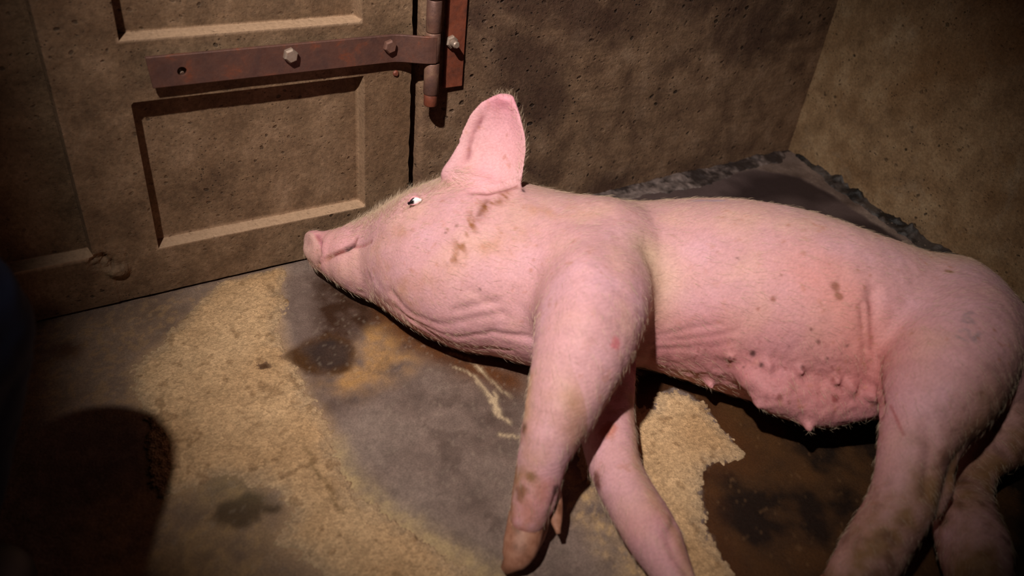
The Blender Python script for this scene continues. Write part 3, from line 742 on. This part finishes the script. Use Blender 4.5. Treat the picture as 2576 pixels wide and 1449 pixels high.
# --- colours of skin and dirt
c_pink, c_cream, c_flush = srgb(194, 144, 146), srgb(186, 154, 130), srgb(166, 98, 98)
N = len(co); n1 = fbm(co * 10, 4, 101); n2 = fbm(co * 40, 4, 102); n3 = fbm(co * 130, 3, 103)
col = np.tile(c_pink, (N, 1)) * (1 + 0.07 * n1 + 0.07 * n2 + 0.04 * n3)[:, None]
def paint(a, c):
    global col
    a = np.clip(a, 0, 1)[:, None]; col = col * (1 - a) + np.asarray(c) * a
def band(pts, w):
    ln = skin_line(pts); return np.exp(-(d_line(co_rest, ln) / w) ** 2) if len(ln) > 1 else np.zeros(N)
mott = fbm(co * 16, 4, 121)
paint(np.clip(mott * 2 - 0.1, 0, 1) * 0.45, srgb(204, 160, 140)); paint(np.clip(-mott * 2 - 0.1, 0, 1) * 0.45, srgb(206, 158, 172))
back_l = np.array([b[:3] + np.array([0.35, 0.66, 0.62]) * b[3] for b in trunk[4:]])
paint(np.exp(-(d_line(co, back_l) / 0.10) ** 2) * (0.85 + 0.5 * n1), c_cream)
paint(band([(1640, 640), (1655, 720), (1640, 800)], 0.04) * 0.7, srgb(200, 172, 140))
paint(np.clip(band([(1650, 880), (1760, 900), (1900, 930), (2050, 960), (2170, 970)], 0.10), 0, 1) * (0.75 + 0.35 * n1), c_flush)
paint(band([(2050, 700), (2130, 760), (2150, 850)], 0.06) * (0.4 + 0.5 * n1), srgb(206, 134, 122))
paint(band([(1100, 840), (1200, 870), (1300, 890)], 0.05) * 0.5, srgb(214, 148, 152))
paint(band([(795, 600), (800, 640)], 0.03) * 0.55, srgb(206, 136, 142)); paint(band([(830, 615), (860, 605)], 0.035) * 0.4, srgb(214, 148, 156))
paint(band([(1000, 780), (1060, 820)], 0.03) * 0.3, srgb(196, 130, 124))
em = np.exp(-(d_line(co, np.array([on_ear(1215, 450), on_ear(1250, 380), on_ear(1270, 300), on_ear(1272, 245)])) / 0.05) ** 2)
gl = np.array([on_ear(*(ear_l[i] * 0.80 + ear_r[i] * 0.20)) - E_N * 0.026 for i in range(6, 70, 4)])
EARLINE = np.exp(-(d_line(co, gl) / 0.0042) ** 2) * 0.75
paint(em * 0.6, srgb(226, 160, 172)); paint(np.exp(-(d_line(co, np.array([on_ear(1240, 250), on_ear(1285, 255)])) / 0.02) ** 2) * 0.6, srgb(206, 130, 146))
paint(EARLINE, srgb(140, 80, 86))
paint(band([(800, 590), (806, 612), (806, 640), (799, 664)], 0.0035) * 0.75, srgb(136, 70, 84))
fr = ((co - sn[:3]) @ axis > 0.016) * (np.linalg.norm(co - sn[:3], axis=1) < 0.06); paint(fr * (0.55 + 0.5 * n2), srgb(186, 150, 136)); paint(np.exp(-(nosd / 0.006) ** 2) * 0.8, srgb(70, 34, 34))
for q in ([(930, 640), (1000, 700), (1080, 720)], [(960, 760), (1010, 740), (1060, 780)], [(1060, 560), (1010, 580), (960, 600)], [(1180, 640), (1240, 620), (1330, 600)], [(1320, 520), (1400, 530), (1480, 520)]): paint(band(q, 0.02) * np.clip(0.3 + 1.3 * fbm(co * np.array([60, 40, 60]), 3, 99), 0, 1) * 0.55, srgb(176, 126, 98))
# dirt: brown smears and flecks; darker lines along mouth, ear and flank folds
dirt = srgb(126, 82, 46); dark = srgb(62, 40, 30)
paint(band([(1275, 490), (1210, 525), (1185, 560), (1165, 610), (1140, 650)], 0.013) * np.clip(0.25 + 2.2 * fbm(co * np.array([120, 45, 60]), 3, 97), 0, 1), srgb(138, 86, 52))
paint(band([(1225, 500), (1205, 540)], 0.006) * 0.7, srgb(112, 66, 40)); paint(band([(1190, 480), (1225, 482), (1300, 468)], 0.005) * 0.7, srgb(120, 64, 56))
paint(band([(1140, 640), (1110, 700), (1050, 720), (960, 700), (940, 640)], 0.014) * np.clip(n2 + 0.25, 0, 1) * 0.6, srgb(176, 122, 92))
paint(band([(800, 672), (825, 650), (858, 632)], 0.005) * 0.7, srgb(126, 78, 44)); paint(band([(802, 660), (808, 690), (816, 712)], 0.010) * (0.5 + n2), srgb(132, 96, 60))
paint(band(MOUTH[2:], 0.0034) * 0.85, srgb(112, 46, 48)); paint(band([(870, 627), (886, 616)], 0.0042) * 0.95, srgb(48, 14, 18)); paint(band(MOUTH2, 0.003) * 0.65, srgb(140, 70, 74))
paint(band([(1310, 1070), (1300, 1150), (1290, 1250), (1290, 1320)], 0.03) * np.clip(0.6 + 1.2 * n2, 0, 1) * 0.9, srgb(150, 106, 66))
paint(band([(1330, 960), (1322, 1040)], 0.016) * 0.6, srgb(192, 150, 104))
paint(band([(1380, 1230), (1330, 1290), (1300, 1330)], 0.022) * (0.6 + 0.6 * n2), srgb(168, 96, 84))
for (u, v, r, cc) in [(1316, 1078, .007, dark), (1338, 1200, .007, srgb(104, 70, 44)), (1396, 1232, .006, srgb(70, 44, 40)), (1310, 1240, .010, srgb(120, 78, 52)), (1500, 1210, .012, srgb(110, 60, 50)), (1530, 1080, .012, srgb(176, 108, 92)), (1893, 886, .0052, srgb(60, 30, 28)), (1775, 880, .003, srgb(96, 56, 50)), (1790, 930, .003, srgb(110, 60, 56)), (1700, 1010, .003, dark), (2060, 860, .003, srgb(100, 60, 54)), (1985, 870, .0025, srgb(100, 60, 54)), (2130, 870, .003, srgb(96, 58, 52)), (2080, 900, .003, srgb(90, 50, 46)), (2040, 830, .0022, srgb(110, 66, 58)), (1960, 1000, .005, srgb(120, 64, 60)), (2100, 1000, .006, srgb(126, 60, 58)), (1918, 917, .004, srgb(60, 34, 30)), (1872, 924, .003, srgb(70, 36, 30)), (2020, 926, .004, srgb(92, 50, 46)), (1835, 900, .003, srgb(80, 40, 40)),
                     (1208, 728, .0025, srgb(80, 50, 50)), (1160, 730, .0022, srgb(120, 70, 60)), (1126, 578, .0025, srgb(150, 100, 90)), (1148, 567, .003, srgb(130, 90, 80)), (1122, 586, .002, srgb(120, 84, 78)), (1316, 480, .003, srgb(70, 50, 50)), (1945, 752, .004, srgb(140, 84, 70)), (1905, 778, .003, srgb(150, 90, 76)), (1966, 692, .003, srgb(140, 92, 84)), (1856, 650, .0022, srgb(110, 76, 72)), (1548, 865, .008, srgb(190, 106, 112)), (2100, 720, .007, srgb(140, 86, 70)), (2110, 745, .006, srgb(144, 88, 70)), (2135, 1200, .003, dark), (2390, 680, .006, srgb(132, 96, 62))]:
    p = surf(u, v)
    if p is not None: paint(sstep(r * 1.5, r * 0.5, np.linalg.norm(co_rest - p, axis=1) + 0.35 * r * n3 * 2) * 0.85, cc)
paint(band([(2240, 1020), (2258, 1060), (2272, 1092)], 0.0022) * 0.7, srgb(150, 70, 66))
paint(band([(2190, 760), (2196, 860), (2208, 980), (2208, 1060)], 0.006) * 0.35, srgb(150, 76, 70))
# faint grey slap-mark figures on the ham and a smudge of blue on the back
for ln in ([(2447, 786), (2432, 788), (2424, 798), (2424, 808), (2434, 812), (2444, 806), (2438, 798), (2428, 800)], [(2441, 800), (2450, 812)], [(2416, 832), (2428, 826), (2438, 832), (2440, 842), (2448, 850), (2460, 842), (2464, 838)], [(2460, 842), (2452, 858)], [(2408, 846), (2420, 852), (2438, 854)]):
    paint(band(ln, 0.0032) * 0.42, srgb(104, 104, 108))
paint(band([(1748, 499), (1790, 499), (1815, 501)], 0.007) * 0.5, srgb(128, 124, 158))
fl = sstep(0.36, 0.6, fbm(co * np.array([90, 90, 90]), 3, 111)) * np.clip(0.5 + 1.4 * n1, 0, 1); paint(fl * 0.6, srgb(166, 108, 84))
fl = (fbm(co * 120, 2, 112) > 0.52) * np.clip(bel * 1.4, 0, 1); paint(fl * 0.5, srgb(130, 64, 60))
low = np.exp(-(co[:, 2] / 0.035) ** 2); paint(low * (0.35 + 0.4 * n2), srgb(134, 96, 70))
paint(band([(1590, 1000), (1604, 1100), (1612, 1180), (1650, 1260), (1700, 1330), (1735, 1430)], 0.013) * (0.6 + 0.5 * n2), srgb(170, 130, 92)); paint(band([(1530, 1300), (1580, 1380), (1640, 1449)], 0.012) * (0.5 + 0.6 * n2), srgb(150, 100, 80)); paint(band([(1600, 1330), (1660, 1300), (1690, 1390)], 0.03) * 0.35, srgb(186, 116, 124))
hind = sstep(0.33, 0.23, co[:, 1]) * (co[:, 0] > 0.7); paint(hind * np.clip(0.8 + 1.0 * n1 + 0.6 * n2, 0, 1), srgb(128, 92, 62))
fl = sstep(0.0, 0.5, fbm(co * 40, 4, 123)) * hind; paint(fl * 0.75, srgb(96, 62, 44))
shin = sstep(0.62, 0.52, co[:, 1]) * (co[:, 0] < 0.66) * (co[:, 0] < 0.54 + 0.0 * co[:, 1]); paint(shin * np.clip(0.45 + 1.2 * n1 + 0.5 * n2, 0, 1) * 1.0, srgb(146, 104, 66))
pig_me = np_mesh('body', co, quads); set_col(pig_me, 'skin', np.clip(col, 0.005, 1))
m, nt, bs = new_mat('pig_skin'); b = NB(nt); cc = b.coord()
fine = b.noise(260, 4, 0.65, cc); mp = b.n('ShaderNodeMapping'); mp.inputs['Scale'].default_value = (0.22, 1, 1); mp.inputs['Rotation'].default_value = (0, 0, 0.35); b.l(cc, mp.inputs[0])
hairn = b.noise(300, 3, 0.6, mp.outputs[0])
g_ = b.fl(b.math('ADD', b.math('MULTIPLY', fine, 0.5), b.math('MULTIPLY', hairn, 0.5)), 0.3, 0.7, 0.80, 1.15); gc = b.n('ShaderNodeCombineColor')
for i in range(3): b.l(g_, gc.inputs[i])
b.l(b.mix(1.0, b.attr('skin').outputs['Color'], gc.outputs[0], 'MULTIPLY'), bs.inputs['Base Color'])
bs.inputs['Roughness'].default_value = 0.62; bs.inputs['Specular IOR Level'].default_value = 0.25
bs.inputs['Subsurface Weight'].default_value = 0.12; bs.inputs['Subsurface Radius'].default_value = (1.0, 0.4, 0.25); bs.inputs['Subsurface Scale'].default_value = 0.006
b.l(b.bump(b.math('ADD', b.math('MULTIPLY', fine, 0.6), hairn), 0.35, 0.0022), bs.inputs['Normal'])
MAT['skin'] = m
pig = empty('pig', (1.15, 0.95, 0.0))
tag(pig, 'pink pig lying on its side on the stall floor with its ear raised', 'pig')
body = link('body', pig_me, MAT['skin'], pig)

# eye: bulging almond of white with a dark iris, between two lids
def build_eye():
    cen = surf(1042, 508); 
    nrm = (CAM - cen) / np.linalg.norm(CAM - cen)
    def onp(u, v, lift):
        r = ray(u, v); p = CAM + r * ((cen - CAM).dot(nrm) / r.dot(nrm)); return p + nrm * lift
    up = [(1027, 513), (1031, 505), (1037, 499), (1044, 496.5), (1051, 497.5), (1057, 501), (1059, 503.5)]
    lo = [(1027, 513), (1034, 513), (1041, 512.5), (1047, 511.5), (1052, 509), (1056, 506), (1059, 503.5)]
    n = 24
    U = resample(np.array(up, float), n); L = resample(np.array(lo, float), n)
    rows = 13; co_, cl = [], []
    for i in range(n):
        for j in range(rows):
            t = j / (rows - 1); q = U[i] * (1 - t) + L[i] * t
            bul = 0.0034 * (1 - ((q[0] - 1043) / 19) ** 2) * (1 - (2 * t - 1) ** 2 * 0.6)
            co_.append(onp(q[0], q[1], 0.0035 + bul))
            e = q[0] - (1042 - 0.15 * (q[1] - 505))
            k = sstep(1.2, -1.2, e); w = srgb(236, 228, 228); d = srgb(22, 12, 16)
            cl.append(w * (1 - k) + d * k)
    ids = np.arange(n * rows).reshape(n, rows)
    q = np.stack([ids[:-1, :-1], ids[:-1, 1:], ids[1:, 1:], ids[1:, :-1]], -1).reshape(-1, 4)
    me = np_mesh('eye', np.array(co_), q); set_col(me, 'eye', np.array(cl))
    m, nt, bs = new_mat('eye_wet'); b = NB(nt); b.l(b.attr('eye').outputs['Color'], bs.inputs['Base Color']); bs.inputs['Roughness'].default_value = 0.22
    o = tag(link('eye', me, m, pig), 'eye showing white behind a dark iris')
    sm = o.modifiers.new('thickness', 'SOLIDIFY'); sm.thickness = 0.004; sm.offset = 0
    m2, nt2, bs2 = new_mat('eyelid_skin'); bs2.inputs['Base Color'].default_value = (*srgb(198, 136, 140), 1); bs2.inputs['Roughness'].default_value = 0.5
    for pts, off, r in ((U, -2.0, 0.0024), (L, 1.6, 0.0020)):
        bm = bmesh.new(); rings = []
        for i in range(n):
            c = onp(pts[i][0], pts[i][1] + off * math.sin(math.pi * i / (n - 1)), 0.0050)
            a = pts[min(i + 1, n - 1)] - pts[max(i - 1, 0)]; tv = onp(*(pts[i] + a), 0) - onp(*pts[i], 0); tv /= np.linalg.norm(tv) + 1e-9
            w = np.cross(tv, nrm); rr = r * (0.35 + 0.65 * math.sin(math.pi * i / (n - 1)))
            rings.append([c + rr * (math.cos(k * math.pi / 4) * w + 1.3 * math.sin(k * math.pi / 4) * nrm) for k in range(8)])
        loft(bm, rings); bm_obj('eyelid', bm, m2, pig, True)
build_eye()

# hooves: tapering claws and dewclaws
m, nt, bs = new_mat('hoof_horn'); b = NB(nt); cc = b.coord()
b.l(b.ramp(b.noise(60, 5, 0.6, cc), [(0.3, srgb(112, 70, 48)), (0.5, srgb(150, 100, 78)), (0.72, srgb(172, 124, 100))]), bs.inputs['Base Color'])
bs.inputs['Roughness'].default_value = 0.6; b.l(b.bump(b.noise(120, 4, 0.6, cc), 0.3, 0.002), bs.inputs['Normal'])
MAT['hoof'] = m
def claw(secs, name='hoof', lab=None, flat=0.75):
    """secs: (centre, half-width) list from the skin to the toe; the toe ends in a blunt edge"""
    S = spline([np.append(c, r) for c, r in secs], 0.006)
    bm = bmesh.new(); rings = []
    for i, s in enumerate(S):
        a = S[min(i + 1, len(S) - 1)][:3] - S[max(i - 1, 0)][:3]; a /= np.linalg.norm(a)
        w = np.cross(a, [0, 0, 1.0]); w /= np.linalg.norm(w); u = np.cross(w, a)
        r = s[3] * (1 if i < len(S) - 2 else 0.8)
        rings.append([s[:3] + r * (math.cos(k * math.pi / 8) * w + flat * math.sin(k * math.pi / 8) * u) for k in range(16)])
    loft(bm, rings)
    o = bm_obj(name, bm, MAT['hoof'], pig, True)
    return tag(o, lab) if lab else o
def B(p1, p2, z): q = ball(p1, p2, z); return (q[:3], q[3])
claw([B((1280, 1285), (1372, 1300), .060), B((1272, 1330), (1365, 1345), .048), B((1262, 1375), (1350, 1392), .036), B((1254, 1412), (1312, 1428), .022), B((1252, 1430), (1284, 1440), .014)], lab='brown hoof of the raised front leg')
claw([B((1310, 1290), (1385, 1305), .034), B((1300, 1335), (1372, 1350), .026), B((1288, 1378), (1345, 1395), .019), B((1276, 1412), (1310, 1424), .013)])
claw([B((1372, 1225), (1412, 1232), .075), B((1376, 1270), (1416, 1275), .062), B((1386, 1310), (1414, 1318), .050), B((1398, 1340), (1412, 1346), .042)], 'dewclaw', 'pinkish dewclaw hanging behind the front hoof')
claw([B((1672, 1490), (1722, 1470), .035), B((1700, 1540), (1745, 1522), .026), B((1728, 1580), (1756, 1568), .017)])
claw([B((1712, 1478), (1764, 1460), .035), B((1740, 1530), (1785, 1512), .026), B((1768, 1570), (1794, 1560), .017)])
claw([B((2060, 1465), (2150, 1475), .062), B((2030, 1530), (2110, 1545), .045), B((2004, 1590), (2050, 1600), .02)])
claw([B((2145, 1475), (2235, 1485), .055), B((2110, 1545), (2190, 1555), .04), B((2080, 1600), (2125, 1610), .018)])
claw([B((2400, 1500), (2472, 1490), .045), B((2430, 1570), (2495, 1555), .032), B((2460, 1620), (2500, 1610), .018)])
claw([B((2470, 1492), (2552, 1482), .045), B((2500, 1562), (2560, 1550), .032), B((2530, 1612), (2566, 1604), .018)])

# bristles: thin tapering hairs lying back along the body
def build_hair():
    P = co; nrm = nv
    ok = (P[:, 2] > 0.02)
    eard = np.full(len(P), 9.0); sub = ear_pts[::5]
    near = np.where(P[:, 2] > 0.2)[0]
    for k in range(0, len(near), 4000):
        q = P[near[k:k + 4000]]; eard[near[k:k + 4000]] = np.sqrt(((q[:, None] - sub[None]) ** 2).sum(2)).min(1)
    rim = np.concatenate([np.array([on_ear(*p) for p in ear_l]), np.array([on_ear(*p) for p in ear_r])])
    forehead = np.exp(-(d_line(P, skin_line([(905, 560), (1000, 512), (1060, 478), (1120, 440), (1140, 400), (1150, 350)])) / 0.035) ** 2)
    w = np.full(len(P), 0.30) + forehead * 2.6
    w[eard < 0.012] = 0.0; rd = np.full(len(P), 9.0)
    for k in range(0, len(near), 4000): rd[near[k:k + 4000]] = np.sqrt(((P[near[k:k + 4000]][:, None] - rim[None]) ** 2).sum(2)).min(1)
    w[(rd < 0.011)] = 1.0
    w[P[:, 0] > 1.2] *= 0.8
    w *= ok; w *= ((nrm * (CAM - P)).sum(1) > -0.45)
    cnt = 17000
    pick = rng.choice(len(P), cnt, p=w / w.sum())
    base = P[pick] + rng.normal(0, 0.0012, (cnt, 3)); n = nrm[pick]
    flow = np.tile([0.70, -0.58, -0.15], (cnt, 1)); flow = flow + rng.normal(0, 0.22, (cnt, 3))
    isear = eard[pick] < 0.012; flow[isear] = np.array([0.1, 0.3, 0.6]) + rng.normal(0, 0.35, (isear.sum(), 3))
    fh = forehead[pick]
    leg = (P[pick][:, 1] + 0.72 * P[pick][:, 0]) < 1.15; flow[leg] = np.array([-0.1, -0.7, -0.5]) + rng.normal(0, 0.2, (leg.sum(), 3))
    flow -= n * (flow * n).sum(1, keepdims=True); flow /= np.linalg.norm(flow, axis=1, keepdims=True)
    lift = np.clip(0.08 + 0.07 * rng.standard_normal(cnt) + 0.75 * fh * rng.random(cnt) + 0.3 * isear, 0.03, 0.95)[:, None]
    ln = (0.013 + 0.006 * rng.random(cnt) + 0.009 * fh)[:, None]
    d0 = flow * (1 - lift) + n * lift; d0 /= np.linalg.norm(d0, axis=1, keepdims=True)
    pts = [base - n * 0.0008, base + d0 * ln * 0.5, base + d0 * ln * 0.8 + flow * ln * 0.22 - np.array([0, 0, 0.0008])]
    side = np.cross(d0, n); side /= np.linalg.norm(side, axis=1, keepdims=True) + 1e-9
    r = (0.00010 + 0.00007 * rng.random(cnt))[:, None]
    V = np.empty((cnt, 7, 3)); 
    for k, rr in ((0, 1.0), (1, 0.75)):
        for j in range(3):
            a = 2 * math.pi * j / 3; V[:, k * 3 + j] = pts[k] + r * rr * (math.cos(a) * side + math.sin(a) * n)
    V[:, 6] = pts[2]
    o = np.arange(cnt)[:, None] * 7
    qd = np.concatenate([o + np.array([[j, (j + 1) % 3, 3 + (j + 1) % 3, 3 + j]]) for j in range(3)])
    tr = np.concatenate([o + np.array([[3 + j, 3 + (j + 1) % 3, 6]]) for j in range(3)])
    me = bpy.data.meshes.new('bristles'); me.vertices.add(cnt * 7); me.vertices.foreach_set('co', V.astype(np.float32).ravel())
    nq, ntg = len(qd), len(tr); me.loops.add(nq * 4 + ntg * 3); me.polygons.add(nq + ntg)
    me.loops.foreach_set('vertex_index', np.concatenate([qd.ravel(), tr.ravel()]).astype(np.int32))
    me.polygons.foreach_set('loop_start', np.concatenate([np.arange(0, nq * 4, 4), nq * 4 + np.arange(0, ntg * 3, 3)]).astype(np.int32))
    me.update(calc_edges=True); me.validate()
    m, nt, bs = new_mat('pale_bristle'); bs.inputs['Base Color'].default_value = (*srgb(214, 188, 160), 1); bs.inputs['Roughness'].default_value = 0.5
    o = link('bristles', me, m, pig); tag(o, 'fine pale bristles lying back along the skin', kind='stuff')
build_hair()

# ------------------------------------------------------------------ grime caked along the foot of the walls
def grime(name, line, width, hmax, label, seed, c0, c1, lump=1.0):
    line = np.array([on_floor(*p)[:2] for p in line]) if len(line[0]) == 2 and max(line[0]) > 10 else np.array(line)
    lo = line.min(0) - width * 1.6; hi = line.max(0) + width * 1.6; st = 0.0035
    X, Y = np.meshgrid(np.arange(lo[0], hi[0], st), np.arange(lo[1], hi[1], st)); P = np.stack([X.ravel(), Y.ravel()], 1)
    d = d_line(P + 0.010 * np.stack([fbm(P * 30, 3, seed), fbm(P * 30, 3, seed + 1)], 1), line)
    n1, n2 = fbm(P * 38, 4, seed + 2), fbm(P * 110, 3, seed + 3)
    a = 1 - d / (width * (1 + 0.5 * fbm(P * 14, 3, seed + 4)))
    hgt = np.where(a > 0, hmax * np.clip(a, 0, 1) ** 0.7 * np.clip(0.45 + 1.3 * fbm(P * 22, 4, seed + 6) + lump * n1, 0.02, 2) + 0.002 * n2 * np.clip(a * 3, 0, 1), -0.004)
    inwall = (P[:, 1] > YB + 0.008) | (((P - PB0) @ nb) < -0.008)
    keep = (a > 0) & ~inwall
    me, used = grid_mesh(name, X, Y, (hgt - 0.001).reshape(X.shape), keep.reshape(X.shape))
    t = np.clip(0.4 + 1.8 * fbm(P * 17, 4, seed + 7) + 0.5 * n2, 0, 1)[:, None]
    set_col(me, 'grime', np.clip((np.asarray(c0) * (1 - t) + np.asarray(c1) * t) * (1 + 0.3 * n2)[:, None], 0.003, 1)[used])
    o = link(name, me, MAT['grime']); return tag(o, label, 'dirt', kind='stuff')
m, nt, bs = new_mat('caked_grime'); b = NB(nt); b.l(b.attr('grime').outputs['Color'], bs.inputs['Base Color'])
bs.inputs['Roughness'].default_value = 0.5; b.l(b.bump(b.noise(180, 4, 0.7, b.coord()), 0.6, 0.004), bs.inputs['Normal']); MAT['grime'] = m
grime('caked_dirt', [(2030, 395), (2110, 455), (2200, 525), (2300, 590), (2400, 655), (2520, 740), (2700, 880), (3100, 1180)], 0.030, 0.016, 'black crumbly dirt caked along the foot of the right wall', 131, srgb(18, 14, 13), srgb(66, 57, 53))
grime('caked_dirt', [(1330, 530), (1460, 505), (1600, 472), (1750, 440), (1880, 402), (1940, 388)], 0.045, 0.009, 'grey crusted dirt along the foot of the back wall into the corner', 141, srgb(44, 35, 33), srgb(112, 97, 92), 0.3)

# ------------------------------------------------------------------ crouching person at the left edge
def build_person():
    global G0, G1, NS, AX, VOX
    VOX = 0.007; G0 = np.array([-0.75, 0.12, -0.01]); G1 = np.array([0.06, 1.06, 0.98]); NS = np.ceil((G1 - G0) / VOX).astype(int); AX = [G0[i] + VOX * np.arange(NS[i]) for i in range(3)]
    Q = field(); Bt = field(); fw = np.array([0.64, 0.77])
    for K, hip in (((-0.118, 0.768, 0.39), (-0.40, 0.34, 0.40)), ((-0.285, 0.91, 0.42), (-0.55, 0.46, 0.40))):
        K = np.array(K); hip = np.array(hip); an = np.array([*(K[:2] - fw * 0.20), 0.10])
        chain(Q, [np.append(hip, 0.135), np.append(hip * 0.55 + K * 0.45 + [0, 0, 0.01], 0.112), np.append(K - [*(fw * 0.01), 0], 0.083)], k=0.03)
        chain(Q, [np.append(K - [*(fw * 0.01), 0], 0.082), np.append(K * 0.62 + an * 0.38, 0.074), np.append(K * 0.2 + an * 0.8, 0.062), np.append(an, 0.058)], k=0.03)
        f = an[:2]
        chain(Bt, [np.array([*f, 0.17, 0.066]), np.array([*f, 0.07, 0.056]), np.array([*(f + fw * 0.05), 0.050, 0.050]), np.array([*(f + fw * 0.15), 0.042, 0.044])], k=0.02)
    chain(Q, [np.array([-0.475, 0.40, 0.42, 0.15]), np.array([-0.52, 0.36, 0.60, 0.15]), np.array([-0.50, 0.37, 0.78, 0.155])], k=0.05)
    zf = AX[2][None, None, :] - 0.002
    out = []
    for Fq, nm, mt in ((Q, 'trousers', 'navy'), (np.maximum(Bt, (-zf).astype(np.float32)), 'boot', 'boot')):
        Fq = blur(Fq, 1); g = vdb.FloatGrid(FAR); g.copyFromArray(np.ascontiguousarray(Fq)); pp, qq = g.convertToQuads(0.0)
        c = G0 + np.asarray(pp, float) * VOX; q = np.asarray(qq, int)[:, ::-1]
        if nm == 'trousers':
            n = vnormals(c, q); c = c + n * (0.005 * fbm(c * np.array([18, 18, 34]), 3, 151))[:, None]
        me = np_mesh(nm, c, q); out.append(link(nm, me, MAT[mt], None))
    return out
m, nt, bs = new_mat('navy_work_cloth'); bs.inputs['Base Color'].default_value = (0.006, 0.009, 0.022, 1); bs.inputs['Roughness'].default_value = 0.9; bs.inputs['Specular IOR Level'].default_value = 0.1; MAT['navy'] = m
b = NB(nt); b.l(b.bump(b.noise(350, 2, 0.5, b.coord()), 0.3, 0.001), bs.inputs['Normal'])
m, nt, bs = new_mat('black_rubber'); bs.inputs['Base Color'].default_value = (0.008, 0.008, 0.009, 1); bs.inputs['Roughness'].default_value = 0.6; MAT['boot'] = m
person = empty('person', (-0.3, 0.6, 0.0))
tag(person, 'person in dark navy work trousers crouching at the left edge, one bent knee showing', 'person')
for o in build_person():
    o.parent = person; bpy.context.view_layer.update(); o.matrix_parent_inverse = person.matrix_world.inverted()
